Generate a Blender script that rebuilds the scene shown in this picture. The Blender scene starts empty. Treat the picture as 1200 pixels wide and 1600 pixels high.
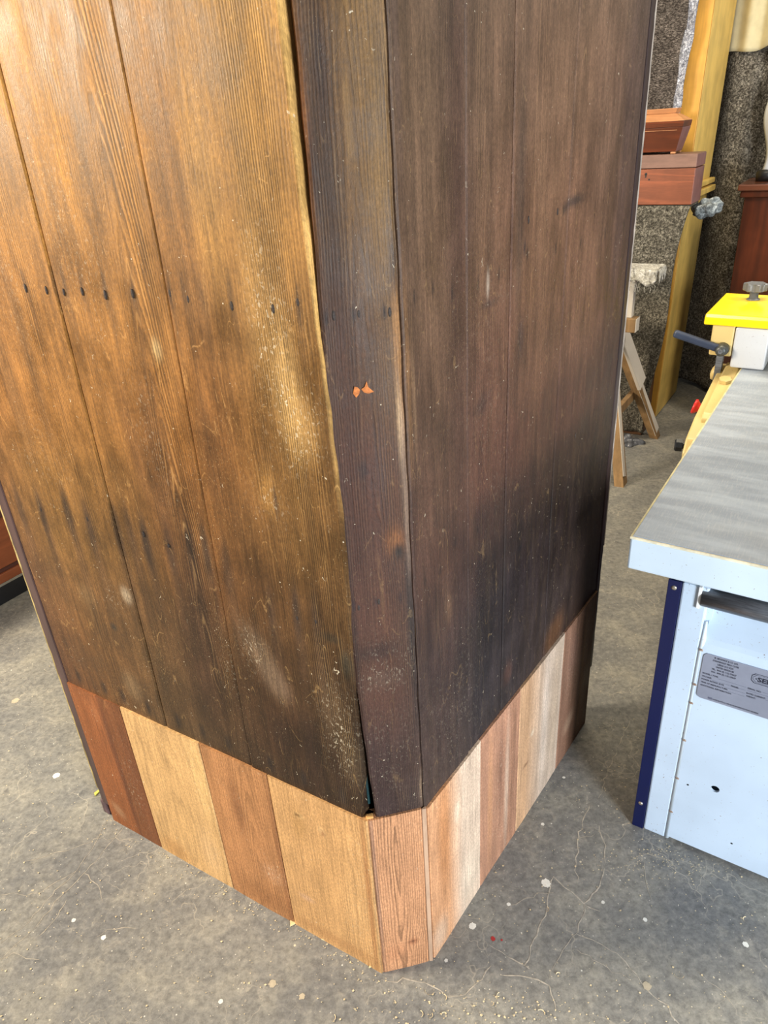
import bpy, bmesh, math, random
import numpy as np
from mathutils import Vector, Matrix
random.seed(7); RNG = np.random.default_rng(7)
SC = bpy.context.scene; COL = SC.collection
R = math.radians

# ------------------------------------------------------------------ camera
H = 1.6
PITCH, ROLL, FPX = 0.48636, -0.0662046, 1128.617
_f = Vector((0, math.cos(PITCH), -math.sin(PITCH))); _r = Vector((1, 0, 0)); _u = _r.cross(_f)
_c, _s = math.cos(ROLL), math.sin(ROLL)
CR = _c*_r + _s*_u; CU = -_s*_r + _c*_u; CF = _f
cd = bpy.data.cameras.new('camera'); cam = bpy.data.objects.new('camera', cd); COL.objects.link(cam)
cam.matrix_world = Matrix(((CR.x, CU.x, -CF.x, 0), (CR.y, CU.y, -CF.y, 0), (CR.z, CU.z, -CF.z, H), (0, 0, 0, 1)))
cd.sensor_fit = 'HORIZONTAL'; cd.sensor_width = 36.0; cd.lens = FPX/1200*36.0; cd.clip_start = 0.02
SC.camera = cam

# ------------------------------------------------------------------ world, lamps, exposure
W = bpy.data.worlds.new('workshop_ambient'); SC.world = W; W.use_nodes = True
W.node_tree.nodes['Background'].inputs[0].default_value = (0.90, 0.94, 1.0, 1)
W.node_tree.nodes['Background'].inputs[1].default_value = 0.30

def area(name, loc, target, sx, sy, power, color, spread=180):
    l = bpy.data.lights.new(name, 'AREA'); l.shape = 'RECTANGLE'; l.size = sx; l.size_y = sy
    l.energy = power; l.color = color; l.spread = R(spread)
    o = bpy.data.objects.new(name, l); COL.objects.link(o); o.location = loc
    o.rotation_euler = (Vector(target)-Vector(loc)).to_track_quat('-Z', 'Y').to_euler()
    return o
area('window_light_left', (-3.5, 1.3, 2.45), (-0.35, 1.1, 0.9), 1.3, 1.0, 285, (1.0, 0.86, 0.66))
area('daylight_doorway', (1.75, -1.75, 1.05), (0.35, 1.25, 0.75), 0.9, 1.5, 92, (0.86, 0.93, 1.0), 120)
area('workshop_lamp_back', (2.7, 2.0, 2.9), (1.6, 3.4, 0.8), 0.8, 0.8, 48, (1.0, 0.90, 0.74))

area('aisle_fill_light', (0.85, 2.55, 2.9), (0.85, 2.5, 0.0), 1.2, 0.3, 44, (1.0, 0.86, 0.62))  # added fill above the aisle, put in to brighten its floor

SC.view_settings.view_transform = 'Standard'; SC.view_settings.look = 'None'
SC.view_settings.exposure = 0.0; SC.view_settings.gamma = 1.0; SC.view_settings.use_curve_mapping = False

# ------------------------------------------------------------------ helpers
def lin(c):
    return tuple(((x/255)/12.92 if x/255 <= 0.04045 else ((x/255+0.055)/1.055)**2.4) for x in c)
def lin4(c): return (*lin(c), 1.0)
def at(px, py, z=0.0):
    """point of the photograph on the horizontal plane z"""
    d = CF*FPX + CR*(px-600) - CU*(py-800)
    return Vector((0, 0, H)) + d*((z-H)/d.z)
def link(o, parent=None):
    COL.objects.link(o)
    if parent: o.parent = parent
    return o
def mesh(name, verts, faces, mat, parent=None, uv=None, tone=None, smooth=False, kind=None):
    me = bpy.data.meshes.new(name); me.from_pydata([tuple(v) for v in verts], [], faces)
    if uv is not None:
        l = me.uv_layers.new(name='UVMap'); vi = np.empty(len(me.loops), np.int32); me.loops.foreach_get('vertex_index', vi)
        l.data.foreach_set('uv', np.asarray(uv, np.float32)[vi].ravel())
    if tone is not None:
        a = me.color_attributes.new('tone', 'FLOAT_COLOR', 'POINT'); t = np.ones((len(verts), 4), np.float32); t[:, :3] = tone
        a.data.foreach_set('color', t.ravel())
    if smooth: me.polygons.foreach_set('use_smooth', [True]*len(me.polygons))
    me.materials.append(mat); me.update()
    o = link(bpy.data.objects.new(name, me), parent)
    if kind: o['kind'] = kind
    return o
def from_bm(name, bm, mat, parent=None, smooth=False, kind=None):
    bmesh.ops.recalc_face_normals(bm, faces=bm.faces[:])
    me = bpy.data.meshes.new(name); bm.to_mesh(me); bm.free(); me.materials.append(mat)
    if smooth: me.polygons.foreach_set('use_smooth', [True]*len(me.polygons))
    o = link(bpy.data.objects.new(name, me), parent)
    if kind: o['kind'] = kind
    return o
def hexa(bm, p):
    """eight corners: bottom loop 0-3, top loop 4-7"""
    v = [bm.verts.new(q) for q in p]
    for f in ((3, 2, 1, 0), (4, 5, 6, 7), (0, 1, 5, 4), (1, 2, 6, 5), (2, 3, 7, 6), (3, 0, 4, 7)): bm.faces.new([v[i] for i in f])
    return v
def box(bm, x0, x1, y0, y1, z0, z1):
    return hexa(bm, [(x0, y0, z0), (x1, y0, z0), (x1, y1, z0), (x0, y1, z0), (x0, y0, z1), (x1, y0, z1), (x1, y1, z1), (x0, y1, z1)])
def bevel(bm, w, seg=2):
    bmesh.ops.bevel(bm, geom=bm.edges[:], offset=w, segments=seg, profile=0.5, affect='EDGES', clamp_overlap=True)
def bxo(name, b, mat, parent=None, bv=0.0, seg=2):
    bm = bmesh.new(); box(bm, *b)
    if bv: bevel(bm, bv, seg)
    return from_bm(name, bm, mat, parent)
def hexo(name, p, mat, parent=None, bv=0.0):
    bm = bmesh.new(); hexa(bm, p)
    if bv: bevel(bm, bv)
    return from_bm(name, bm, mat, parent)
def bar(bm, a, b, w, d, side):
    """rectangular bar from a to b, w wide along 'side', d deep"""
    a, b = Vector(a), Vector(b); t = (b-a).normalized(); s = (Vector(side)-t*Vector(side).dot(t)).normalized(); n = t.cross(s)
    p = [q+s*(i*w/2)+n*(j*d/2) for q in (a, b) for i, j in ((-1, -1), (1, -1), (1, 1), (-1, 1))]
    return hexa(bm, p)
def lathe(bm, a, axis, prof, seg=20):
    """prof: (distance along axis, radius)"""
    a = Vector(a); ax = Vector(axis).normalized(); s = ax.orthogonal().normalized(); n = ax.cross(s); rings = []
    for t, r in prof:
        rings.append([bm.verts.new(a+ax*t+(s*math.cos(2*math.pi*k/seg)+n*math.sin(2*math.pi*k/seg))*r) for k in range(seg)])
    for i in range(len(rings)-1):
        for k in range(seg): bm.faces.new((rings[i][k], rings[i][(k+1) % seg], rings[i+1][(k+1) % seg], rings[i+1][k]))
    bm.faces.new(rings[0][::-1]); bm.faces.new(rings[-1])
def prism(bm, poly, vec):
    vec = Vector(vec); a = [bm.verts.new(p) for p in poly]; b = [bm.verts.new(Vector(p)+vec) for p in poly]; n = len(a)
    bm.faces.new(a[::-1]); bm.faces.new(b)
    for i in range(n): bm.faces.new((a[i], a[(i+1) % n], b[(i+1) % n], b[i]))
def empty(name, loc, label, cat, group=None, rz=0.0):
    o = bpy.data.objects.new(name, None); o.empty_display_size = 0.1; COL.objects.link(o); o.location = loc; o.rotation_euler = (0, 0, rz)
    return tag(o, label, cat, group)
def tag(o, label, cat, group=None):
    o['label'] = label; o['category'] = cat
    if group: o['group'] = group
    return o
def sheet(name, fn, nu, nv, mat, parent=None, thick=0.008):
    """a sheet fn(a, b) over the unit square, thickened"""
    v = [fn(i/nu, j/nv) for j in range(nv+1) for i in range(nu+1)]
    f = [(j*(nu+1)+i, j*(nu+1)+i+1, (j+1)*(nu+1)+i+1, (j+1)*(nu+1)+i) for j in range(nv) for i in range(nu)]
    o = mesh(name, v, f, mat, parent, smooth=True)
    m = o.modifiers.new('thickness', 'SOLIDIFY'); m.thickness = thick; m.offset = -1
    return o

# ------------------------------------------------------------------ material helpers
class NT:
    def __init__(s, name):
        s.m = bpy.data.materials.new(name); s.m.use_nodes = True; s.t = s.m.node_tree
        s.b = s.t.nodes['Principled BSDF']
    def n(s, typ, **kw):
        x = s.t.nodes.new(typ)
        for k, v in kw.items(): setattr(x, k, v)
        return x
    def put(s, sock, v):
        if isinstance(v, bpy.types.NodeSocket): s.t.links.new(v, sock)
        elif isinstance(v, tuple) and len(v) == 3 and len(sock.default_value) == 4: sock.default_value = (*v, 1)
        else: sock.default_value = v
    def math(s, op, a, b=0.0, c=0.0, clamp=False):
        x = s.n('ShaderNodeMath', operation=op, use_clamp=clamp)
        s.put(x.inputs[0], a); s.put(x.inputs[1], b); s.put(x.inputs[2], c); return x.outputs[0]
    def ss(s, v, lo, hi, a=0.0, b=1.0):
        x = s.n('ShaderNodeMapRange', interpolation_type='SMOOTHSTEP'); s.put(x.inputs[0], v)
        for i, q in enumerate((lo, hi, a, b)): s.put(x.inputs[i+1], q)
        return x.outputs[0]
    def mix(s, fac, a, b, mode='MIX'):
        x = s.n('ShaderNodeMix', data_type='RGBA', blend_type=mode); s.put(x.inputs[0], fac); s.put(x.inputs[6], a); s.put(x.inputs[7], b); return x.outputs[2]
    def map(s, vec, sc=(1, 1, 1), loc=(0, 0, 0), rot=(0, 0, 0)):
        x = s.n('ShaderNodeMapping'); s.put(x.inputs[0], vec); x.inputs[1].default_value = loc; x.inputs[2].default_value = rot; x.inputs[3].default_value = sc; return x.outputs[0]
    def noise(s, vec, scale, detail=3, rough=0.55, dist=0.0):
        x = s.n('ShaderNodeTexNoise'); s.put(x.inputs['Vector'], vec); x.inputs['Scale'].default_value = scale
        x.inputs['Detail'].default_value = detail; x.inputs['Roughness'].default_value = rough; x.inputs['Distortion'].default_value = dist; return x.outputs[0]
    def voro(s, vec, scale, feature='F1'):
        x = s.n('ShaderNodeTexVoronoi', feature=feature); s.put(x.inputs['Vector'], vec); x.inputs['Scale'].default_value = scale; return x
    def geo(s): return s.n('ShaderNodeTexCoord').outputs['Object']
    def bump(s, h, strength=0.3, dist=0.002):
        x = s.n('ShaderNodeBump'); s.put(x.inputs['Height'], h); x.inputs['Strength'].default_value = strength; x.inputs['Distance'].default_value = dist
        s.t.links.new(x.outputs[0], s.b.inputs['Normal'])
    def fin(s, col=None, rough=None, metal=None, spec=None):
        if col is not None: s.put(s.b.inputs['Base Color'], col)
        if rough is not None: s.put(s.b.inputs['Roughness'], rough)
        if metal is not None: s.put(s.b.inputs['Metallic'], metal)
        if spec is not None: s.put(s.b.inputs['Specular IOR Level'], spec)
        return s.m
def grey(n, v):   # scalar -> colour socket
    x = n.n('ShaderNodeCombineColor'); [n.put(x.inputs[i], v) for i in range(3)]; return x.outputs[0]

def plain(name, c, rough=0.5, metal=0.0, var=0.12, scale=30, spec=0.5, bump=0.0, stretch=(1, 1, 1)):
    n = NT(name); v = n.noise(n.map(n.geo(), stretch), scale, 4, 0.6)
    k = n.ss(v, 0.3, 0.7, 1-var, 1+var)
    col = n.mix(1.0, lin(c), grey(n, k), 'MULTIPLY')
    if bump: n.bump(v, bump, 0.002)
    return n.fin(col, rough, metal, spec)

def wood(name, c, dark=0.55, stretch=(14, 14, 1.2), rough=0.45, ring=10.0, amt=0.5, spec=0.5, coat=0.0):
    """furniture timber in object space; the axis with the small stretch is the grain"""
    n = NT(name); g = n.map(n.geo(), stretch)
    f = n.noise(g, 0.55, 2, 0.5, 0.4)
    r = n.math('PINGPONG', n.math('MULTIPLY', f, ring), 0.5); r = n.ss(r, 0.05, 0.5)
    fib = n.noise(n.map(n.geo(), tuple(12*x for x in stretch)), 1.0, 3, 0.6)
    k = n.math('MULTIPLY', n.math('ADD', n.math('MULTIPLY', r, amt), 1-amt), n.ss(fib, 0.25, 0.75, 0.78, 1.16))
    col = n.mix(1.0, n.mix(k, lin(tuple(x*dark for x in c)), lin(c)), grey(n, n.ss(n.noise(n.geo(), 7, 3), 0.3, 0.7, 0.85, 1.12)), 'MULTIPLY')
    n.bump(k, 0.12, 0.001)
    m = n.fin(col, rough, 0.0, spec)
    if coat: n.b.inputs['Coat Weight'].default_value = coat; n.b.inputs['Coat Roughness'].default_value = 0.2
    return m

def plank_mat(name, ring_scale=9.0, ring_n=26.0, ring_amt=0.3, stripe=0.6, ridge=0.5, fleck=0.6, scratch=0.5, drops=0.5, rough=(0.36, 0.6), off=(0, 0), bump=0.35, spec=0.5, patch=0.5):
    """old or new pine boarding: stain colours come from the 'tone' layer, growth rings from the 'grain' layer
    (red = ring number, green = how strongly the rings show, blue = dust), fibre and wear from nodes"""
    n = NT(name); uv = n.n('ShaderNodeUVMap').outputs[0]; uv = n.map(uv, loc=(off[0], off[1], 0))
    tone = n.n('ShaderNodeVertexColor', layer_name='tone').outputs[0]
    gs = n.n('ShaderNodeSeparateColor'); n.put(gs.inputs[0], n.n('ShaderNodeVertexColor', layer_name='grain').outputs[0]); ph, stg, dst = gs.outputs
    f = n.noise(n.map(uv, (1, 0.10, 1)), ring_scale, 2, 0.45, 0.25)
    r = n.ss(n.math('PINGPONG', n.math('MULTIPLY', f, ring_n), 0.5), 0.0, 0.34)
    mask = n.ss(n.noise(n.map(uv, (1, 0.22, 1)), 7, 2), 0.38, 0.62, 0.15, 1.0)
    fib = n.noise(n.map(uv, (1, 0.025, 1)), 420, 3, 0.6)
    fib2 = n.noise(n.map(uv, (1, 0.05, 1)), 70, 3, 0.6)
    mot = n.noise(n.map(uv, (1, 0.5, 1)), 16, 5, 0.65)
    spk = n.noise(n.map(uv, (1, 0.40, 1)), 330, 4, 0.75)
    wob = n.math('MULTIPLY', n.math('SUBTRACT', n.noise(n.map(uv, (1, 0.12, 1)), 40, 3, 0.6), 0.5), 1.3)
    saw = n.math('FRACT', n.math('ADD', ph, n.math('MULTIPLY', wob, 1.7)))                    # slow rise, sharp fall: early wood then late wood
    late = n.math('MULTIPLY', n.ss(saw, 0.35, 0.86), n.ss(saw, 0.93, 1.0, 1, 0))
    late = n.math('MULTIPLY', late, stg)
    k = n.math('SUBTRACT', 1.0, n.math('MULTIPLY', n.math('MULTIPLY', n.math('SUBTRACT', 1.0, r), mask), ring_amt))
    k = n.math('MULTIPLY', k, n.math('SUBTRACT', 1.0, n.math('MULTIPLY', late, stripe)))
    k = n.math('MULTIPLY', k, n.ss(fib, 0.25, 0.75, 0.78, 1.18))
    k = n.math('MULTIPLY', k, n.ss(fib2, 0.3, 0.7, 1-0.16*patch, 1+0.14*patch))
    k = n.math('MULTIPLY', k, n.ss(mot, 0.3, 0.7, 1-0.26*patch, 1+0.24*patch))
    k = n.math('MULTIPLY', k, n.ss(spk, 0.3, 0.7, 0.74, 1.26))
    col = n.mix(1.0, tone, grey(n, k), 'MULTIPLY')
    warm = n.mix(0.45, n.mix(1.0, tone, (2.1, 2.0, 1.8), 'MULTIPLY'), lin((196, 160, 104)))
    # worn ridges beside the late wood
    rd = n.math('MULTIPLY', n.math('MULTIPLY', n.ss(saw, 0.05, 0.16), n.ss(saw, 0.20, 0.36, 1, 0)), n.math('MULTIPLY', stg, n.ss(n.noise(n.map(uv, (1, 0.1, 1)), 60, 2), 0.42, 0.62, 0, ridge)))
    col = n.mix(rd, col, warm)
    # dusty flecks held in the grain
    fl = n.ss(n.noise(n.map(uv, (1, 0.4, 1)), 480, 3, 0.75), 0.60, 0.70)
    area_ = n.ss(n.noise(n.map(uv, (1, 0.6, 1)), 6, 3, 0.6), 0.45, 0.68, 0.12, 1.0)
    fl = n.math('MULTIPLY', n.math('MULTIPLY', fl, n.math('ADD', area_, dst)), fleck, clamp=True)
    col = n.mix(fl, col, n.mix(0.6, n.mix(1.0, tone, (2.4, 2.4, 2.4), 'MULTIPLY'), lin((200, 174, 128))))
    # scratches: thin, nearly straight lines in scattered bundles
    for sc_, rot_, loc_, lo in ((17, 0.5, (0, 0, 0), .50), (23, -0.9, (3, 1, 0), .52), (31, 0.15, (5, 7, 0), .50)):
        u2 = n.map(uv, (1, 0.22, 1), loc_, (0, 0, rot_)); s_ = n.noise(u2, sc_, 1, 0.4, 0.25)
        ln = n.math('LESS_THAN', n.math('ABSOLUTE', n.math('SUBTRACT', s_, 0.5)), 0.0030)
        ln = n.math('MULTIPLY', ln, n.ss(n.noise(n.map(uv, loc=loc_), 24, 3, .6), lo, lo+.09)); ln = n.math('MULTIPLY', ln, n.ss(spk, .4, .6, .2, 1.0))
        col = n.mix(n.math('MULTIPLY', ln, scratch), col, warm)
    # small white curls and drops
    w1 = n.noise(n.map(uv, (1, 0.7, 1), (9, 4, 0)), 120, 2, 0.55, 1.5); w2 = n.noise(n.map(uv, loc=(2, 8, 0)), 14, 2)
    d = n.math('MULTIPLY', n.ss(w1, 0.725, 0.745), n.ss(w2, 0.45, 0.6, 0.25, 1.0))
    v = n.voro(uv, 75); rnd = n.n('ShaderNodeSeparateColor'); n.put(rnd.inputs[0], v.outputs['Color'])
    d2 = n.math('MULTIPLY', n.math('LESS_THAN', v.outputs['Distance'], n.math('MULTIPLY', rnd.outputs[1], 0.10)), n.math('GREATER_THAN', rnd.outputs[0], 0.86))
    d3 = n.math('MULTIPLY', n.ss(n.noise(n.map(uv, (1, .6, 1), (4, 4, 0)), 210, 2, .6, .8), .60, .64), n.math('MULTIPLY', dst, .9))
    col = n.mix(n.math('MULTIPLY', n.math('MAXIMUM', n.math('MAXIMUM', d, d2), d3), drops, clamp=True), col, lin((222, 206, 176)))
    n.bump(n.math('ADD', n.math('MULTIPLY', k, 0.6), n.math('MULTIPLY', late, -0.4)), bump, 0.0015)
    return n.fin(col, n.ss(mot, 0.3, 0.7, rough[0], rough[1]), 0.0, spec)

def felt(name, c, c2, scale=160, stretch=(1, 1, 1), bump=1.0):
    n = NT(name); g = n.map(n.geo(), stretch)
    a = n.noise(g, scale, 3, 0.75, 0.6); b = n.noise(n.geo(), 12, 3); v = n.voro(g, scale*0.8).outputs['Distance']
    t = n.math('MULTIPLY', n.ss(a, 0.42, 0.66), n.ss(b, 0.25, 0.7, 0.5, 1.2))
    col = n.mix(t, lin(c), lin(c2)); col = n.mix(n.ss(v, 0.5, 0.9, 0, 0.5), col, lin((30, 28, 26))); col = n.mix(n.ss(n.noise(n.geo(), 34, 4, .7), .48, .62, 0, .55), col, n.mix(1.0, col, (.38, .37, .36), 'MULTIPLY'))
    n.bump(a, bump, 0.006); return n.fin(col, 0.95, 0.0, 0.1)

def painted(name, c, rough=0.35, chips=0.5, chip_c=(120, 95, 75), spec=0.5):
    n = NT(name); g = n.geo()
    d = n.noise(g, 60, 4, 0.7); e = n.noise(n.map(g, loc=(3, 1, 2)), 220, 2, 0.6); b = n.noise(g, 6, 3)
    col = n.mix(1.0, lin(c), grey(n, n.ss(b, 0.3, 0.7, 0.94, 1.04)), 'MULTIPLY')
    m = n.math('MULTIPLY', n.math('MULTIPLY', n.ss(e, 0.66, 0.70), n.ss(d, 0.48, 0.60)), chips)
    col = n.mix(m, col, lin(chip_c))
    n.bump(n.noise(g, 90, 2), 0.05, 0.001)
    return n.fin(col, rough, 0.0, spec)

# ------------------------------------------------------------------ floor
def floor_mat():
    n = NT('worn_concrete'); g = n.geo()
    big = n.noise(g, 1.3, 4, 0.6); mid = n.noise(g, 7, 5, 0.65); fine = n.noise(g, 60, 5, 0.75); grit = n.noise(g, 420, 3, 0.7)
    col = n.mix(n.ss(big, 0.3, 0.7), lin((116, 116, 115)), lin((144, 142, 134)))
    col = n.mix(n.ss(mid, 0.42, 0.72, 0, 0.6), col, lin((170, 165, 150)))
    col = n.mix(n.ss(fine, 0.30, 0.62, 0, 1.0), n.mix(1.0, col, (0.60, 0.60, 0.61), 'MULTIPLY'), col)
    scuf = n.noise(n.map(g, loc=(4, 2, 0)), 24, 6, .8, .6); col = n.mix(n.ss(scuf, .52, .72, 0, .45), col, lin((182, 175, 160))); col = n.mix(n.ss(scuf, .46, .28, 0, .5), col, lin((74, 74, 76)))
    col = n.mix(n.ss(fine, 0.55, 0.8, 0, 0.45), col, lin((200, 192, 174)))
    col = n.mix(n.ss(grit, 0.60, 0.74, 0, 0.5), col, lin((92, 92, 90)))
    # hairline crazing, dust-filled
    wob = n.n('ShaderNodeVectorMath', operation='ADD'); n.put(wob.inputs[0], g)
    nz = n.n('ShaderNodeTexNoise'); n.put(nz.inputs['Vector'], g); nz.inputs['Scale'].default_value = 9; nz.inputs['Detail'].default_value = 3
    sc = n.n('ShaderNodeVectorMath', operation='SCALE'); n.put(sc.inputs[0], nz.outputs['Color']); sc.inputs['Scale'].default_value = 0.16
    n.put(wob.inputs[1], sc.outputs[0])
    for s_, w_, lo, k_ in ((4.5, 0.008, 0.46, 0.7), (11.0, 0.012, 0.50, 0.55), (23.0, 0.016, 0.54, 0.4)):
        e = n.voro(wob.outputs[0], s_, 'DISTANCE_TO_EDGE').outputs['Distance']
        m = n.math('MULTIPLY', n.ss(e, 0.0, w_, 1, 0), n.ss(n.noise(n.map(g, loc=(s_, 0, 0)), 2.6, 3, 0.6), lo, lo+0.12, 0, k_))
        col = n.mix(m, col, lin((178, 170, 154)))
    # pale sawdust specks
    for s_, r_, p_ in ((38, 0.10, 0.90), (90, 0.16, 0.86), (180, 0.2, 0.86)):
        v = n.voro(n.map(g, (1, 1, 0)), s_); rn = n.n('ShaderNodeSeparateColor'); n.put(rn.inputs[0], v.outputs['Color'])
        d = n.math('MULTIPLY', n.math('LESS_THAN', v.outputs['Distance'], n.math('MULTIPLY', rn.outputs[2], r_)), n.math('GREATER_THAN', rn.outputs[0], p_))
        col = n.mix(n.math('MULTIPLY', d, 0.8), col, n.mix(rn.outputs[1], lin((215, 195, 150)), lin((225, 222, 212))))
    n.bump(n.math('ADD', fine, n.math('MULTIPLY', mid, 2.0)), 0.25, 0.003)
    return n.fin(col, n.ss(mid, 0.3, 0.7, 0.55, 0.8), 0.0, 0.4)
M_FLOOR = floor_mat()
fl = mesh('floor', [(-4.5, -3, 0), (5, -3, 0), (5, 6.5, 0), (-4.5, 6.5, 0)], [(0, 1, 2, 3)], M_FLOOR, kind='structure')

EX = Vector((0.5534, 0.8329, 0)); EL = Vector((-0.8329, 0.5534, 0))     # the workshop's own two directions
PC = Vector((1.617, 3.948, 0))
m_wall = plain('lime_washed_wall', (120, 112, 98), 0.9, 0, 0.2, 5, 0.2, 0.3)
wb = bmesh.new(); p0 = PC+EX*0.86-EL*2.6; p1 = PC+EX*0.86+EL*5.2
hexa(wb, [p0, p0+EX*0.1, p1+EX*0.1, p1]+[q+Vector((0, 0, 3)) for q in (p0, p0+EX*0.1, p1+EX*0.1, p1)])
from_bm('wall_back', wb, m_wall, kind='structure')

# cracks and drips on the floor (flat marks of their own, children of the floor)
def ribbon(polys, wid, mat, name):
    bm = bmesh.new()
    for poly in polys:
        pts = [at(*p) for p in poly]; dense = []
        for a, b in zip(pts, pts[1:]):
            m = max(2, int((b-a).length/0.014))
            for i in range(m): dense.append(a.lerp(b, i/m))
        dense.append(pts[-1])
        dense = [p+Vector((random.gauss(0, .0022), random.gauss(0, .0022), 0)) for p in dense]
        prev = None
        for i, p in enumerate(dense):
            t = (dense[min(i+1, len(dense)-1)]-dense[max(i-1, 0)]).normalized(); nrm = Vector((-t.y, t.x, 0))
            w_ = wid*random.uniform(0.25, 1.1)*(0.35 if i in (0, len(dense)-1) else 1)
            cur = (bm.verts.new(p+nrm*w_+Vector((0, 0, .0004))), bm.verts.new(p-nrm*w_+Vector((0, 0, .0004))))
            if prev: bm.faces.new((prev[0], prev[1], cur[1], cur[0]))
            prev = cur
    for f in bm.faces:
        f.normal_update()
        if f.normal.z < 0: f.normal_flip()
    o = bpy.data.meshes.new(name); bm.to_mesh(o); bm.free(); o.materials.append(mat)
    ob = link(bpy.data.objects.new(name, o), fl); ob['kind'] = 'stuff'; return ob
m_crack = plain('crack_dust', (176, 168, 154), 0.9, 0, 0.25, 90, 0.2)
m_crack2 = plain('fine_crack_dust', (170, 162, 148), 0.9, 0, 0.25, 90, 0.2)
ribbon([[(865, 1370), (893, 1395), (914, 1415), (937, 1425)], [(865, 1370), (857, 1398), (853, 1430), (838, 1460), (822, 1510), (825, 1515)],
        [(945, 1358), (937, 1385), (915, 1412), (905, 1445), (888, 1475), (875, 1495), (858, 1530)],
        [(920, 1258), (905, 1300), (900, 1340), (903, 1380)], [(935, 1290), (942, 1320), (946, 1350)],
        [(902, 1457), (940, 1475), (965, 1490), (985, 1515), (1010, 1545), (1040, 1572), (1060, 1600)],
        [(780, 1523), (810, 1525), (840, 1530), (860, 1540), (870, 1580)], [(765, 1475), (800, 1500), (825, 1512)],
        [(595, 1533), (640, 1532), (675, 1540), (700, 1558), (725, 1555), (745, 1535), (765, 1510)]], 0.0016, m_crack, 'crack_filling')
ribbon([[(170, 1275), (145, 1325), (120, 1360), (80, 1400), (45, 1440), (0, 1475)], [(195, 1290), (150, 1345), (95, 1400), (55, 1450), (0, 1500)],
        [(120, 1360), (60, 1395), (0, 1400)], [(215, 1312), (160, 1310), (100, 1330), (40, 1345)], [(130, 1365), (155, 1385), (160, 1410)],
        [(150, 1465), (170, 1452), (210, 1450)], [(60, 1500), (20, 1490), (0, 1498)], [(105, 1405), (85, 1440), (60, 1465)],
        [(1008, 1345), (1010, 1380), (1018, 1405)], [(985, 1125), (955, 1190), (935, 1250)], [(900, 1480), (930, 1500), (960, 1520), (985, 1530)],
        [(865, 1395), (830, 1400), (790, 1420)], [(905, 1310), (930, 1305)], [(990, 1340), (1010, 1332), (1060, 1355)], [(1085, 1515), (1130, 1550), (1150, 1580)]], 0.0011, m_crack2, 'fine_crack_filling')
def blotch(px, py, r, mat, name, n=22, e=0.2):
    c = at(px, py); v = [(c.x, c.y, .0006)]+[(c.x+r*(1+random.uniform(-e, e))*math.cos(2*math.pi*k/n), c.y+r*(1+random.uniform(-e, e))*math.sin(2*math.pi*k/n), .0006) for k in range(n)]
    return mesh(name, v, [(0, 1+k, 1+(k+1) % n) for k in range(n)], mat, fl)
m_white = plain('white_paint_drip', (228, 226, 216), 0.5, 0, 0.1, 60)
m_tan = plain('tan_filler_drip', (184, 172, 148), 0.7, 0, 0.1, 60)
m_red = plain('red_paint_drip', (170, 40, 40), 0.6, 0, 0.1, 60)
for px, py, r, m in ((853, 1380, .011, m_white), (738, 1447, .008, m_white), (795, 1413, .0045, m_white), (848, 1288, .0045, m_white), (1008, 1437, .005, m_white),
                     (1011, 1541, .0085, m_tan), (770, 1467, .005, m_red), (784, 1469, .0025, m_red), (426, 1537, .008, m_tan), (472, 1557, .0065, m_tan), (24, 1095, .012, m_tan),
                     (942, 1410, .004, m_white), (881, 1215, .004, m_white), (697, 1501, .004, m_white),
                     (88, 1212, .010, m_white), (115, 1438, .005, m_white), (162, 1465, .006, m_white), (1165, 1476, .006, m_white), (345, 1565, .005, m_white)):
    blotch(px, py, r, m, 'paint_spot')
# loose sawdust flakes and plane shavings (uncountable)
_K = at(985, 838, 0.825)
def under(c):
    q = c-_K; x = q.x*0.8231-q.y*0.5678; y = q.x*0.5678+q.y*0.8231
    if x > 0.08 and y > -0.006: return True
    l = (c.x+0.0667)*-0.5318-(c.y-0.9173)*0.8468; r_ = (c.x-0.03715)*0.7902-(c.y-0.93689)*0.6128
    return l < 0.008 and r_ < 0.008 and c.y > 0.90
bm = bmesh.new()
def flake(c, r, a):
    if under(c): return
    n = random.choice((3, 4, 4, 5)); tilt = random.uniform(0, .3)
    vs = [bm.verts.new((c.x+r*random.uniform(.5, 1.2)*math.cos(a+2*math.pi*k/n), c.y+r*random.uniform(.4, 1.0)*math.sin(a+2*math.pi*k/n), .0015+tilt*r*(k % 2))) for k in range(n)]
    bm.faces.new(vs)
for _ in range(900):
    px, py = random.uniform(0, 1200), random.uniform(900, 1600)
    if 100 < px < 900 and py < 1180: continue
    flake(at(px, py), random.choice((.0012, .0016, .002, .003)), random.uniform(0, 6))
for _ in range(260):
    flake(at(random.gauss(1040, 60), random.gauss(1345, 18)), random.choice((.001, .0015, .002)), random.uniform(0, 6))
for _ in range(160):
    flake(at(random.gauss(760, 110), random.gauss(1575, 22)), random.choice((.0012, .002, .003)), random.uniform(0, 6))
for _ in range(200):
    t = random.random(); flake(at(170+t*425, 1275+t*240)+Vector((random.gauss(-.01, .012), random.gauss(-.02, .015), 0)), random.choice((.001, .0015, .0022)), random.uniform(0, 6))
for _ in range(150):
    flake(at(random.uniform(930, 1080), random.uniform(690, 900)), random.choice((.002, .003, .004)), random.uniform(0, 6))
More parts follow.
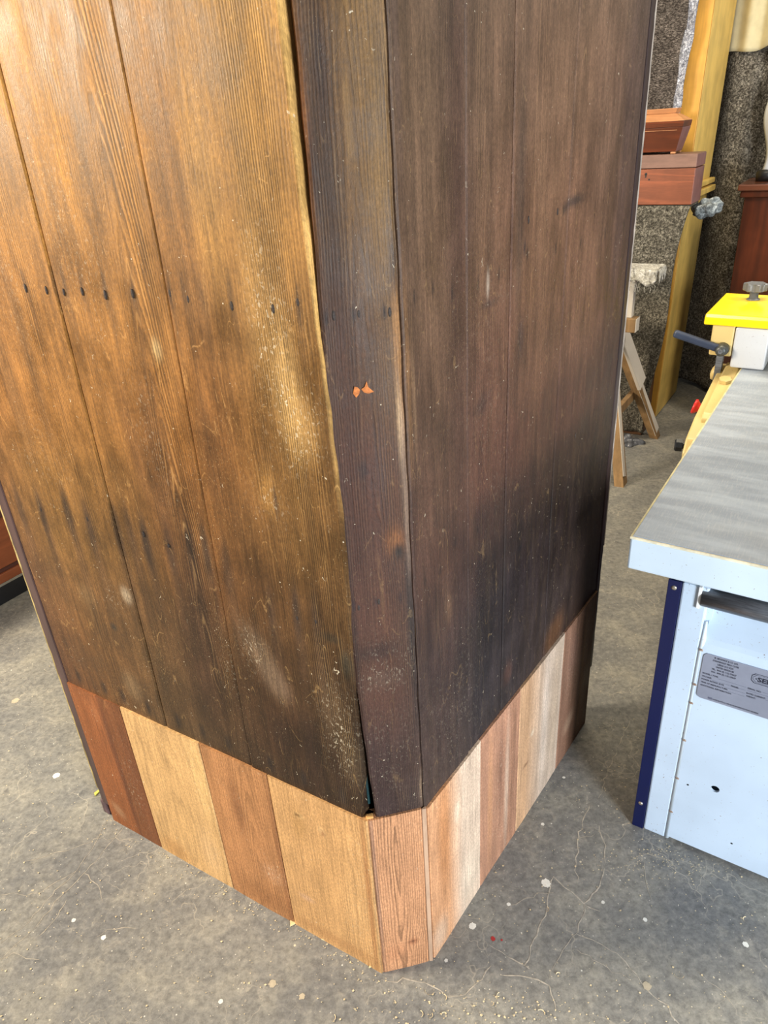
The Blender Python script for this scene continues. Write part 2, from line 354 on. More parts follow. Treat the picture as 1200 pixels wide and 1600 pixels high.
for k in range(14):                                            # curled shavings
    c = at(random.gauss(740, 60), random.gauss(1575, 18)) if k < 9 else at(random.uniform(700, 1180), random.uniform(1380, 1590)); a0 = random.uniform(0, 6); rr = random.uniform(.004, .010); prev = None
    for i in range(8):
        a = a0+i*.35; p = c+Vector((rr*math.cos(a), rr*math.sin(a), .001))
        cur = (bm.verts.new(p), bm.verts.new(p+Vector((0, 0, .0012))+Vector((math.cos(a), math.sin(a), 0))*.0012))
        if prev: bm.faces.new((prev[0], prev[1], cur[1], cur[0]))
        prev = cur
m_dust = plain('sawdust_flakes', (214, 196, 158), 0.9, 0, 0.25, 200, 0.1)
sd = from_bm('sawdust', bm, m_dust, kind='stuff'); tag(sd, 'pale sawdust flakes and plane shavings strewn over the concrete floor', 'sawdust')

# ------------------------------------------------------------------ corner cupboard
A = Vector((-0.0667, 0.9173, 0)); B = Vector((0.03715, 0.93689, 0))
TH, PH = R(147.867), R(52.207); LL, LR = 0.864, 0.863; HP = 0.478; TOP = 2.06
EA, EB = Vector((math.cos(TH), math.sin(TH), 0)), Vector((math.cos(PH), math.sin(PH), 0)); ECH = (B-A).normalized(); LC = (B-A).length
NA = Vector((math.sin(TH), -math.cos(TH), 0))*-1; NB = Vector((math.sin(PH), -math.cos(PH), 0)); NCH = Vector((ECH.y, -ECH.x, 0))
cup = empty('corner_cupboard', A, 'tall old pine corner cupboard with dark stained back boards over a pale patched plinth', 'cupboard')
FACE = {'L': (A, EA, NA), 'C': (A, ECH, NCH), 'R': (B, EB, NB)}
def fp(face, s, z, d=0.0):
    o, e, n = FACE[face]; return o+e*s+n*d+Vector((0, 0, z))-A
def grid_tone(ss, zs, table):
    """smooth colour field from a small table of sRGB colours (rows = zs, columns = ss)"""
    T = np.array([[lin(c) for c in row] for row in table])
    def f(s, z):
        zi = np.clip(z, zs[0], zs[-1]); si = np.clip(s, ss[0], ss[-1]); out = np.zeros((len(s), 3))
        for c in range(3):
            rows = np.array([np.interp(si, ss, T[k, :, c]) for k in range(len(zs))])
            j = np.clip(np.searchsorted(zs, zi)-1, 0, len(zs)-2); w = (zi-zs[j])/(zs[j+1]-zs[j]); w = w*w*(3-2*w)
            idx = np.arange(len(s)); out[:, c] = rows[j, idx]*(1-w)+rows[j+1, idx]*w
        return out
    return f
def strokes(col, s, z, lst):
    """stains with a shape of their own: (s, z, half width, half height, colour, strength, lean)"""
    for s0, z0, ws, wz, c, k, lean in lst:
        d = ((s-s0-lean*(z-z0))/ws)**2+((z-z0)/wz)**2; a = (k*np.exp(-d**1.5))[:, None]
        col = col*(1-a)+np.array(lin(c))*a
    return col
def vnoise(s, z, fs, fz, seed):
    """cheap value noise, -1..1"""
    g = np.random.default_rng(seed).uniform(-1, 1, (64, 64)); x = s*fs+100; y = z*fz+100
    i, j = np.floor(x).astype(int), np.floor(y).astype(int); u, v = x-i, y-j; u = u*u*(3-2*u); v = v*v*(3-2*v)
    q = lambda a, b: g[a % 64, b % 64]
    return (q(i, j)*(1-u)+q(i+1, j)*u)*(1-v)+(q(i, j+1)*(1-u)+q(i+1, j+1)*u)*v
def plank(name, face, sl, sr, z0, z1, mat, tone, lift=0.0, res=0.0036, thick=0.018, seed=0, st=(), cup_=0.0, streak=0.22, ring=(0.5, 0.0, 300, 0.03), bands=(), base=0.35, knots=(), dust=(), arris=None):
    """one board; sl and sr give its two edges as functions of height"""
    if 'plinth' in name: res = min(res, .0022)
    zs = np.linspace(z0, z1, max(2, int((z1-z0)/(res*1.3)))+1)
    a, b = np.array([sl(z) for z in zs]), np.array([sr(z) for z in zs])
    ns = max(2, int(np.max(np.abs(b-a))/res)); t = np.linspace(0, 1, ns+1)
    r_ = 0.0016                                                        # worn arris
    S = a[:, None]+(b-a)[:, None]*t[None, :]; Z = np.repeat(zs[:, None], ns+1, 1)
    D = lift+0.0007*vnoise(S.ravel(), Z.ravel(), 16, 3, seed+5).reshape(S.shape)-cup_*(2*t-1)**2
    D[:, 0] -= r_; D[:, -1] -= r_
    s, z = S.ravel(), Z.ravel(); col = tone(s, z)
    col = col*(1+streak*vnoise(s, z, 60, 2.2, seed)+0.5*streak*vnoise(s, z, 150, 5, seed+1)+0.5*streak*vnoise(s, z, 22, 6, seed+2))[:, None]
    col = np.clip(strokes(col, s, z, st), 0.002, 1)
    if arris: a_ = (np.clip(1-np.abs(np.tile(t, len(zs))*(np.repeat(b-a, ns+1)))/arris[1], 0, 1)*np.clip((z-arris[2])/.25, 0, 1))[:, None]; col = col*(1-a_)+np.array(lin(arris[0]))*a_
    G = np.ones((len(s), 4), np.float32); s_k = s.copy(); rs0, rz0, rf, rk = ring     # growth rings: long ellipses about (rs0, rz0), pushed aside by knots
    for k0, kz, kr in knots: d_ = ((s-k0)/kr)**2+((z-kz)/(kr*2.2))**2; s_k = s_k+(k0-s)*0.75*np.exp(-d_*.55)
    G[:, 0] = rf*np.sqrt((s_k-rs0)**2+(rk*(z-rz0))**2+1e-5)+0.9*vnoise(s, z, 9, 1.5, seed+7)+2.5*vnoise(s, z, 2.2, .5, seed+8)+1.3*vnoise(s, z, 34, .7, seed+9)
    stg = base+np.zeros(len(s)); du = np.zeros(len(s))
    for b0, bz, bw, bh, bk in bands: d_ = ((s-b0)/bw)**2+((z-bz)/bh)**2; stg = np.maximum(stg, bk*np.exp(-d_**2))
    for b0, bz, bw, bh, bk in dust: d_ = ((s-b0)/bw)**2+((z-bz)/bh)**2; du = np.maximum(du, bk*np.exp(-d_)*(.6+.5*vnoise(s, z, 60, 25, seed+9)))
    G[:, 1] = stg*(0.72+0.5*vnoise(s, z, 26, 1.2, seed+3)+.25*vnoise(s, z, 50, 3, seed+4)); G[:, 2] = np.clip(du, 0, 1.5)
    o_, e, n_ = FACE[face]; base = np.array(o_-A); P = base+np.outer(s, np.array(e))+np.outer(D.ravel(), np.array(n_))+np.outer(z, (0, 0, 1.0))
    nz, w = len(zs), ns+1
    flip = face == 'L'
    I = np.arange(nz*w).reshape(nz, w); q = np.stack([I[:-1, :-1], I[:-1, 1:], I[1:, 1:], I[1:, :-1]], -1).reshape(-1, 4)
    faces = q.tolist()
    back = []; bi = len(P)                                              # four back corners and the sides
    loop = list(I[0, :])+list(I[1:, -1])+list(I[-1, -2::-1])+list(I[-2:0:-1, 0])
    bk = P[loop]-np.array(n_)*(thick+lift); nl = len(loop)
    for i in range(nl): faces.append([loop[i], bi+i, bi+(i+1) % nl, loop[(i+1) % nl]])
    faces.append([bi+i for i in range(nl-1, -1, -1)])
    V = np.vstack([P, bk]); UV = np.vstack([np.c_[s, z], np.c_[s, z][loop]+0.02]); T = np.vstack([col, col[loop]*(1.1 if 'plinth' in name else 0.75)])  # plinth edges tinted paler as a painted highlight line
    if flip: faces = [f[::-1] for f in faces]
    o = mesh(name, V, faces, mat, cup, UV, T, smooth=False); at_ = o.data.color_attributes.new('grain', 'FLOAT_COLOR', 'POINT')
    at_.data.foreach_set('color', np.vstack([G, G[loop]]).astype(np.float32).ravel()); return o

M_OLDL = plank_mat('old_pine_left', 8, 30, 0.18, 0.52, 0.65, 0.95, 0.55, 0.75, (0.42, 0.65), (0.3, 0.1), 0.4, 0.33, 1.25)
M_OLDC = plank_mat('old_pine_chamfer', 9, 24, 0.16, 0.45, 0.3, 0.35, 0.25, 0.6, (0.45, 0.65), (2.3, 1.1), 0.5, 0.3, 0.5)
M_OLDR = plank_mat('old_pine_right', 7, 30, 0.14, 0.36, 0.3, 0.4, 0.28, 0.5, (0.45, 0.62), (5.3, 2.1), 0.35, 0.3, 0.95)
M_NEWL = plank_mat('patched_pine_left', 10, 14, 0.05, 0.42, 0.1, 0.7, 0.25, 0.8, (0.5, 0.7), (8.3, 3.1), 0.25, 0.3, 0.3)
M_NEWC = plank_mat('patched_pine_chamfer', 14, 20, 0.0, 0.55, 0.0, 0.15, 0.1, 0.4, (0.5, 0.7), (11.3, 4.1), 0.25, 0.3, 0.25)
M_NEWR = plank_mat('patched_pine_right', 9, 16, 0.05, 0.42, 0.1, 0.4, 0.15, 0.6, (0.5, 0.7), (14.3, 5.1), 0.25, 0.3, 0.4)

zsL = np.array([0.45, 0.62, 0.78, 0.92, 1.06, 1.2, 1.4, 1.6, 1.85])
ssL = np.array([0.0, 0.08, 0.2, 0.28, 0.4, 0.52, 0.7, 0.86])
tabL_ = [  # s: 0 .. .86 (right to left in the photograph)
 [(62, 42, 30), (58, 40, 30), (70, 50, 36), (76, 56, 40), (92, 72, 52), (102, 78, 54), (110, 76, 46), (96, 62, 44)],
 [(60, 42, 28), (70, 48, 32), (78, 52, 34), (82, 58, 38), (92, 68, 46), (108, 80, 52), (114, 80, 48), (98, 66, 46)],
 [(74, 52, 32), (84, 58, 34), (86, 58, 34), (96, 66, 38), (92, 66, 42), (110, 80, 50), (120, 86, 52), (104, 72, 50)],
 [(96, 68, 38), (98, 68, 38), (98, 66, 36), (120, 78, 40), (112, 78, 42), (122, 88, 48), (126, 92, 50), (112, 78, 48)],
 [(104, 74, 40), (112, 80, 42), (112, 76, 40), (132, 88, 44), (124, 86, 44), (132, 94, 48), (136, 98, 50), (122, 84, 48)],
 [(118, 84, 44), (122, 88, 46), (126, 84, 42), (142, 96, 46), (140, 96, 46), (146, 102, 50), (148, 102, 50), (140, 96, 50)],
 [(142, 102, 54), (130, 96, 52), (138, 94, 48), (146, 102, 50), (152, 106, 50), (158, 110, 52), (156, 108, 52), (150, 102, 50)],
 [(172, 126, 66), (148, 110, 58), (146, 102, 52), (158, 112, 54), (160, 114, 54), (170, 122, 58), (166, 118, 56), (160, 112, 56)],
 [(186, 142, 78), (160, 120, 66), (160, 114, 58), (164, 116, 56), (172, 124, 60), (182, 132, 66), (180, 130, 64), (176, 126, 62)]]
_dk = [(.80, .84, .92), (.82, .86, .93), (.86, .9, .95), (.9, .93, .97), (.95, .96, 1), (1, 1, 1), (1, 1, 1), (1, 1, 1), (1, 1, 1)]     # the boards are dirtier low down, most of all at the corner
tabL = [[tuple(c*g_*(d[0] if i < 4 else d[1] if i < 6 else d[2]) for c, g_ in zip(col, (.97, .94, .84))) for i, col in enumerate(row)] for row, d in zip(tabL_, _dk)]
toneL = grid_tone(ssL, zsL, tabL)
dk = (44, 34, 28); st_L = []
for s_ in (0.574, 0.436, 0.385, 0.325, 0.248, 0.222, 0.188, 0.137, 0.067, 0.026, 0.50, 0.475): st_L.append((s_, 1.415+random.uniform(-.008, .008), .0045, .028, dk, .6, -0.06)); st_L.append((s_-.002, 1.37, .005, .06, (86, 60, 36), .35, -0.06))
for s_, k in ((0.80, .6), (0.727, .8), (0.642, .85), (0.584, .8), (0.505, .75), (0.47, .5), (0.433, .95), (0.373, .95), (0.319, .8), (0.283, .8), (0.24, .5), (0.155, .6), (0.10, .9), (0.062, .7)):
    zz = 0.97 if s_ > .2 else 0.90
    st_L.append((s_, zz+random.uniform(-.015, .015), .0105 if s_ > .2 else .008, .06, dk, k, -0.05)); st_L.append((s_, zz-.08, .014, .12, (76, 54, 36), .5, -0.05))
for s_ in (0.79, 0.70, 0.64, 0.56, 0.47, 0.40, 0.33, 0.22, 0.14, 0.05): st_L.append((s_, 0.515, .008, .022, (40, 32, 28), .75, 0))
st_L += [(0.345, 0.78, .045, .26, (62, 42, 28), .75, -0.10), (0.36, 1.12, .03, .18, (92, 60, 34), .6, -.1), (0.40, 1.16, .018, .12, (104, 68, 36), .5, 0),    # dark trails in the second board
         (0.06, 1.30, .022, .09, (196, 156, 96), .6, 0), (0.085, 1.40, .03, .11, (186, 142, 82), .45, 0), (0.045, 1.24, .03, .05, (188, 146, 86), .5, 0),            # rubbed pale patches
         (0.12, 1.13, .018, .04, (176, 128, 66), .6, 0), (0.11, 1.115, .004, .03, (40, 28, 26), .9, 0), (0.30, 1.33, .010, .018, (190, 160, 110), .7, 0),
         (0.20, 0.80, .03, .05, (140, 116, 92), .45, .3), (0.17, 0.74, .03, .04, (126, 104, 84), .45, .2), (0.53, 0.82, .014, .02, (176, 158, 132), .6, 0),
         (0.66, 0.78, .025, .03, (140, 108, 70), .5, 0), (0.60, 0.72, .010, .010, (60, 50, 40), .9, 0), (0.595, 0.56, .028, .04, (132, 108, 78), .5, 0),
         (0.11, 0.60, .022, .09, (42, 28, 22), .6, 0.05), (0.05, 0.72, .03, .08, (104, 82, 58), .4, 0), (0.02, 0.62, .02, .06, (96, 78, 58), .4, 0),
         (0.175, 0.60, .03, .05, (52, 36, 26), .5, 0), (0.23, 1.18, .02, .10, (96, 62, 32), .5, 0), (0.20, 1.48, .03, .14, (120, 84, 44), .5, 0),
         (0.70, 1.25, .02, .22, (116, 82, 46), .55, 0), (0.62, 1.3, .014, .2, (112, 78, 42), .5, 0), (0.155, 1.55, .03, .14, (176, 130, 66), .5, 0),
         (0.035, 0.885, .02, .01, (50, 46, 36), .6, 0), (0.01, 0.84, .012, .03, (56, 52, 40), .7, 0)]
s1 = lambda z: 0.515-0.022*min(1.4, max(0, z-0.48))/1.25
s2 = lambda z: 0.276-0.020*min(1.0, max(0, z-0.48))/0.9
_az = [0.478, 0.60, 0.757, 0.95, 1.069, 1.27, 1.50, 1.73, 2.06]; _as = [0.010, 0.001, 0.000, -0.006, -0.008, -0.005, 0.004, 0.008, 0.011]
sA = lambda z: float(np.interp(z, _az, _as))+0.0004*math.sin(z*37)+0.0004*math.sin(z*83)
g = 0.0011
plank('plank', 'L', sA, lambda z: s2(z)-g, HP, TOP, M_OLDL, toneL, 0.004, seed=11, st=st_L, streak=0.08, ring=(.16, .2, 250, .025), bands=((.05, 1.5, .055, .6, 1), (.045, .8, .05, .4, .9), (.12, 1.1, .025, .25, .8)), base=.22, knots=((.11, 1.115, .012), (.155, .60, .02), (.16, .56, .012)), dust=((.075, 1.40, .03, .10, 1.0), (.06, 1.27, .04, .07, 1.3), (.04, .68, .035, .09, .9), (.12, 1.12, .03, .05, .5), (.21, .80, .03, .05, .7)), arris=((206, 160, 92), .0024, 1.1))
plank('plank', 'L', lambda z: s2(z)+g*.3, lambda z: s1(z)-g*1.3, HP, TOP, M_OLDL, toneL, 0.0025, seed=21, st=st_L, streak=0.08, ring=(.325, .55, 250, .05), bands=((.31, 1.5, .045, .5, 1), (.312, 1.05, .05, .35, 1), (.30, .75, .04, .2, .8), (.40, 1.7, .02, .2, .6)), base=.18, knots=((.33, 1.33, .014), (.31, .70, .02)), dust=((.35, 1.2, .03, .1, .5), (.43, 1.5, .05, .2, .4), (.40, 1.43, .02, .04, .6), (.285, .72, .02, .05, .6)))
plank('plank', 'L', lambda z: s1(z)+g*1.3, lambda z: 0.842, HP, TOP, M_OLDL, toneL, 0.0035, seed=31, st=st_L, streak=0.08, ring=(.66, .0, 220, .02), bands=((.57, 1.3, .03, .5, .6), (.75, .9, .03, .4, .5)), base=.2, knots=((.60, .72, .012), (.595, .56, .012)), dust=((.66, 1.1, .06, .08, .5), (.57, .8, .03, .03, .6), (.62, 1.5, .06, .2, .4)))
# chamfer board
zsC = np.array([0.45, 0.6, 0.8, 0.95, 1.15, 1.35, 1.55, 1.8]); ssC = np.array([0, .03, .06, .09, .106])
tabC = [[(58, 42, 38), (56, 40, 38), (58, 42, 38), (60, 46, 42), (74, 56, 48)], [(58, 40, 36), (60, 42, 38), (60, 42, 36), (62, 44, 38), (70, 52, 44)],
        [(64, 42, 34), (78, 50, 38), (76, 48, 36), (72, 48, 38), (56, 44, 40)], [(70, 44, 34), (76, 48, 36), (80, 50, 36), (72, 48, 36), (58, 46, 40)],
        [(70, 44, 32), (72, 44, 32), (74, 46, 34), (80, 52, 36), (84, 62, 48)], [(70, 46, 32), (72, 46, 32), (80, 54, 34), (92, 66, 42), (104, 74, 46)],
        [(76, 54, 36), (70, 48, 30), (104, 74, 40), (114, 84, 46), (110, 82, 50)], [(96, 70, 46), (88, 60, 34), (116, 84, 44), (122, 90, 50), (120, 94, 66)]]
st_C = [(0.004, 1.60, .008, .12, (150, 92, 48), .6, 0), (0.03, 1.66, .010, .05, (60, 42, 32), .6, 0), (0.012, 1.56, .005, .05, (40, 30, 26), .7, 0), (0.10, 1.34, .006, .10, (170, 120, 70), .6, 0),
        (0.101, 1.45, .005, .04, (46, 34, 28), .7, 0), (0.083, 1.055, .016, .024, (132, 82, 44), .6, 0), (0.086, 1.038, .009, .015, (34, 28, 24), .95, 0), (0.042, 1.18, .008, .014, (44, 34, 34), .6, 0),
        (0.04, 0.86, .04, .018, (48, 34, 30), .6, 0), (0.05, 0.80, .03, .02, (84, 66, 54), .45, 0), (0.008, 0.97, .004, .2, (36, 26, 22), .6, 0), (0.10, 0.93, .005, .2, (40, 32, 30), .7, 0),
        (0.098, 1.24, .004, .06, (176, 144, 108), .8, 0), (0.101, 1.14, .0035, .14, (140, 114, 94), .7, 0), (0.103, 0.53, .004, .04, (130, 108, 88), .6, 0)]
for s_ in (0.01, 0.045, 0.085): st_C += [(s_, 1.395, .003, .010, (30, 22, 20), .9, 0), (s_, 0.955, .003, .010, (34, 26, 30), .7, 0)]
_cz = [0.478, 0.56, 0.66, 0.757, 0.95, 1.07, 1.27, 1.5, 2.06]; _cs = [0.0135, 0.0085, 0.005, 0.0015, -0.004, -0.006, -0.003, 0.003, 0.006]
plank('plank', 'C', lambda z: float(np.interp(z, _cz, _cs))+0.0025+0.0004*math.sin(z*61), lambda z: 0.1045+0.0004*math.sin(z*23)+0.0005*math.sin(z*57), HP, TOP, M_OLDC, grid_tone(ssC, zsC, tabC), 0.002, 0.004, seed=41, st=st_C, streak=0.10, ring=(.055, .2, 300, .02), base=.6, bands=((.05, 1.1, .05, .25, 1),), knots=((.085, 1.04, .014), (.04, .86, .012)), dust=((.05, .82, .05, .05, .5), (.03, .6, .06, .15, .25)))
# the torn patch of bare orange wood
m_torn = plain('torn_fresh_wood', (186, 108, 50), 0.8, 0, 0.3, 200)
for pz in ([(-.013, -.003), (-.0105, .005), (-.006, .0035), (-.0035, .0005), (-.0045, -.004), (-.009, -.008)], [(-.0015, .001), (.003, .003), (.0065, .009), (.008, .0025), (.0155, -.004), (.008, -.005), (.002, -.0035)]):
    mesh('bare_wood_tear', [fp('C', 0.049+a, 1.297+b*1.2, 0.0036+.0006*(k % 2)) for k, (a, b) in enumerate(pz)], [tuple(range(len(pz)))], m_torn, cup)
# right-hand boards
zsR = np.array([0.45, 0.6, 0.78, 0.88, 0.97, 1.08, 1.25, 1.45, 1.65, 1.85]); ssR = np.array([0, .08, .15, .2, .3, .42, .55, .7, .86])  # low rows darkened by stain plus painted shade of the planer table
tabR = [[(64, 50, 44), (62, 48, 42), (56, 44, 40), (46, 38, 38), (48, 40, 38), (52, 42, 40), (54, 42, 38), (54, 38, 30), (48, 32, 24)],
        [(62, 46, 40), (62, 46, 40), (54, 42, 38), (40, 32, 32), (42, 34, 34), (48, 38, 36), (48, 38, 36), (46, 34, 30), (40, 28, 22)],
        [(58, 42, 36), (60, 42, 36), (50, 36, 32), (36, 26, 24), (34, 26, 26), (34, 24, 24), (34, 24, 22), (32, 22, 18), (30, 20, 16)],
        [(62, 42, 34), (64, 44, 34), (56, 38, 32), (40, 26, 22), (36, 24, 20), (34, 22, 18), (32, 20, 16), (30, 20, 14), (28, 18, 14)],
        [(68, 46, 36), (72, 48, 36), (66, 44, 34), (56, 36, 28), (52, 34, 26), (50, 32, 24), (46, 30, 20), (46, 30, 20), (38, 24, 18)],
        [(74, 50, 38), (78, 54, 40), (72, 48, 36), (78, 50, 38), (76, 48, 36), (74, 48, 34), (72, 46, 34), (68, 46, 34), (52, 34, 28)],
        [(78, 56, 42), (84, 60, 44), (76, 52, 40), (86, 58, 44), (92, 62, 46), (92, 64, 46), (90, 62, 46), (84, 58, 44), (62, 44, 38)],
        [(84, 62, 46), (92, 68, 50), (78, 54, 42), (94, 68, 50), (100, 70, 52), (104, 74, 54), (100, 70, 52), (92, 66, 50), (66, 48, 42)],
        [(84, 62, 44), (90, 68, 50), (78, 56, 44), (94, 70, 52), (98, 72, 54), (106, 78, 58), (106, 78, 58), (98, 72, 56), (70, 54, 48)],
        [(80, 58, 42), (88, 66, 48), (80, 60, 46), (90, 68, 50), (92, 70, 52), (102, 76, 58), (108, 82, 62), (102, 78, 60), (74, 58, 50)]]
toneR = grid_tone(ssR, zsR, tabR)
st_R = [(0.012, 1.70, .008, .14, (92, 72, 62), .5, 0), (0.008, 1.30, .006, .12, (128, 92, 58), .6, 0), (0.02, 1.27, .004, .08, (150, 116, 84), .4, 0), (0.14, 1.5, .014, .35, (66, 44, 34), .5, 0),
        (0.10, 0.87, .012, .03, (98, 72, 52), .5, 0), (0.21, 1.77, .05, .018, (60, 52, 46), .6, -.4), (0.33, 1.50, .016, .16, (66, 54, 46), .5, 0), (0.345, 1.275, .012, .035, (50, 40, 40), .6, 0),
        (0.235, 1.355, .03, .006, (64, 46, 38), .7, 0), (0.23, 1.385, .004, .02, (190, 170, 150), .6, 0), (0.54, 1.47, .045, .010, (44, 36, 34), .75, .6), (0.50, 1.46, .012, .008, (40, 32, 30), .7, 0),
        (0.35, 1.42, .004, .014, (34, 28, 30), .85, 0), (0.22, 1.20, .03, .02, (54, 38, 34), .6, .5), (0.60, 1.30, .05, .16, (112, 80, 60), .35, 0), (0.25, 1.15, .03, .1, (96, 62, 46), .3, 0),
        (0.40, 1.60, .02, .16, (124, 92, 68), .35, 0), (0.66, 1.65, .03, .2, (122, 92, 72), .35, 0), (0.77, 1.5, .02, .3, (70, 52, 48), .45, 0), (0.57, 0.505, .05, .05, (118, 78, 46), .5, 0.2), (0.33, 0.56, .02, .03, (96, 62, 48), .35, 0),
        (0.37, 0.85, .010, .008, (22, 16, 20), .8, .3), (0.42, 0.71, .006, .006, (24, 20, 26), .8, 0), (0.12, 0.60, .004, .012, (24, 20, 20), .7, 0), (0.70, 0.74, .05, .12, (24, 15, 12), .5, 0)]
for s_ in (0.03, 0.075, 0.125, 0.20, 0.265, 0.36, 0.47, 0.58, 0.70, 0.80): st_R += [(s_, 1.40+random.uniform(-.02, .02), .003, .012, (34, 26, 24), .8, 0), (s_, 0.97+random.uniform(-.02, .02), .003, .010, (24, 18, 18), .6, 0)]
sB = lambda z: 0.0005+0.0004*math.sin(z*23)+0.0005*math.sin(z*57)
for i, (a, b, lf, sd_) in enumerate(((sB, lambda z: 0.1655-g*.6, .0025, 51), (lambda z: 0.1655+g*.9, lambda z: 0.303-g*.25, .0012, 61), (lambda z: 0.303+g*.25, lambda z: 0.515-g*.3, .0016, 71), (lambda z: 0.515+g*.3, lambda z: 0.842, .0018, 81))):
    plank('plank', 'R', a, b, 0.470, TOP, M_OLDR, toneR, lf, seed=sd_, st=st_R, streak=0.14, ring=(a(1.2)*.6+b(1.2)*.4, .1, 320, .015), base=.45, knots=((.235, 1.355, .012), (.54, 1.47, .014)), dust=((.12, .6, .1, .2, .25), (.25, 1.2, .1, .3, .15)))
# side stiles that close the two ends
purp = plain('dark_stained_edge', (74, 54, 52), 0.45, 0, 0.35, 25, 0.5, 0.2, (1, 1, 0.15)); purp2 = plain('dark_stained_edge_right', (46, 32, 30), 0.45, 0, 0.35, 25, 0.5, 0.2, (1, 1, 0.15))
pale_edge = plain('bare_pale_edge', (196, 170, 110), 0.7, 0, 0.4, 60, 0.3, 0, (1, 1, 0.3)); pale_edge2 = plain('bare_grey_edge', (150, 138, 126), 0.7, 0, 0.4, 60, 0.3, 0, (1, 1, 0.3))
def stile(face, s0, s1_, z0, z1, mat, d, name, t=0.03, jag=0.0016, seed=3):
    rnd = random.Random(seed); n = max(4, int((z1-z0)/0.02)); o_, e, nn = FACE[face]; V = []; F = []
    for i in range(n+1):
        z = z0+(z1-z0)*i/n; e1 = s1_+rnd.uniform(-jag, jag)
        for s_, dd in ((s0, d-.0015), (s0+.003, d), (e1-.002, d), (e1, d-.002), (e1, d-t), (s0, d-t)): V.append(fp(face, s_, z, dd))
    for i in range(n):
        for k in range(6):
            a, b = i*6+k, i*6+(k+1) % 6; F.append((a, b, b+6, a+6))
    F.append(tuple(range(5, -1, -1))); F.append(tuple(n*6+k for k in range(6)))
    bm = bmesh.new(); vs = [bm.verts.new(v) for v in V]; [bm.faces.new([vs[i] for i in f]) for f in F]
    return from_bm(name, bm, mat, cup)
stile('L', 0.8428, 0.872, 0.05, TOP, purp, 0.0042, 'side_stile', 0.028)
stile('L', 0.8722, 0.8770, 0.10, TOP, pale_edge, 0.0042, 'edge_lipping', 0.02, 0.0010, 9)
bxs = [fp('L', s_, z, d) for z in (0.0, 0.052) for s_, d in ((.862, .003), (.885, .003), (.885, -.03), (.862, -.03))]
hexo('stile_foot', bxs, plain('worn_purple_foot', (92, 72, 74), 0.7, 0, 0.3, 60), cup, 0.004)
stile('R', 0.8428, 0.866, 0.20, TOP, purp2, 0.003, 'side_stile', 0.028, 0.0014, 5)
stile('R', 0.8662, 0.8735, 0.60, TOP, pale_edge2, 0.003, 'edge_lipping', 0.02, 0.0008, 7)
stile('R', 0.815, 0.836, 0.0, 0.20, purp2, -0.001, 'stile_foot', 0.028, 0.002, 6)
# new pine plinth boards
def flat_tone(c): L = np.array(lin(c)); return lambda s, z: np.repeat(L[None, :], len(s), 0)
def two_tone(c, c2, s_, w=.006):
    a, b = np.array(lin(c)), np.array(lin(c2)); return lambda s, z: a+(b-a)*np.clip((s-s_)/w*.5+.5, 0, 1)[:, None]
PW = (0.0, HP)
kn = (96, 62, 36)
plank('plinth_board', 'L', lambda z: -0.0015, lambda z: 0.2335-g, *PW, M_NEWL, flat_tone((198, 152, 100)), 0.0085, seed=101, streak=0.06, ring=(.11, .1, 130, .06), base=.55, knots=((.166, .40, .010), (.108, .38, .008)), dust=((.03, .25, .02, .2, .5), (.05, .12, .02, .1, .5)),
      st=[(0.165, .40, .012, .008, (214, 176, 122), .9, 0), (0.168, .40, .008, .005, kn, .9, 0), (0.11, .385, .008, .014, (206, 166, 116), .8, .2), (0.108, .38, .004, .009, (140, 94, 58), .8, 0), (0.17, .375, .02, .05, (150, 112, 62), .45, 0),
          (0.05, .2, .03, .12, (212, 166, 112), .5, 0), (0.01, .25, .006, .3, (150, 96, 56), .6, 0), (.18, .13, .02, .01, (206, 164, 132), .6, 0), (.1, .03, .15, .02, (160, 112, 68), .4, 0)])
plank('plinth_board', 'L', lambda z: 0.2335+g, lambda z: 0.418-g*.7, *PW, M_NEWL, flat_tone((176, 124, 80)), 0.0082, seed=111, streak=0.10, ring=(.30, -.1, 200, .05), base=.7, dust=((.34, .33, .02, .08, .4), (.27, .15, .03, .03, .6)),
      st=[(0.34, .33, .018, .09, (120, 74, 46), .5, 0), (0.27, .15, .03, .03, (186, 138, 100), .6, 0), (.24, .2, .006, .3, (120, 74, 44), .5, 0), (.3, .05, .1, .04, (140, 92, 54), .4, 0)])
plank('plinth_board', 'L', lambda z: 0.418+g*.2, lambda z: 0.6585-g*.3, *PW, M_NEWL, flat_tone((206, 164, 110)), 0.0086, seed=121, streak=0.05, ring=(.53, .15, 60, .16), base=.45, dust=((.445, .36, .018, .1, 1.0), (.45, .1, .02, .1, .5)),
      st=[(0.44, .36, .022, .12, (222, 182, 120), .5, 0), (0.47, .1, .03, .08, (216, 176, 128), .5, 0), (.6, .03, .05, .04, (172, 122, 68), .5, 0)])
plank('plinth_board', 'L', lambda z: 0.6585+g*.2, lambda z: 0.842, *PW, M_NEWL, two_tone((118, 72, 42), (146, 88, 50), 0.735), 0.0080, seed=131, streak=0.14, ring=(.76, -.2, 240, .03), base=.5, dust=((.70, .2, .03, .15, .4),),
      st=[(0.735, .25, .010, .3, (92, 54, 36), .7, 0), (0.80, .06, .02, .025, (176, 134, 98), .6, .4), (.68, .2, .02, .2, (110, 66, 42), .4, 0), (.765, .42, .015, .04, (176, 112, 70), .4, 0)])
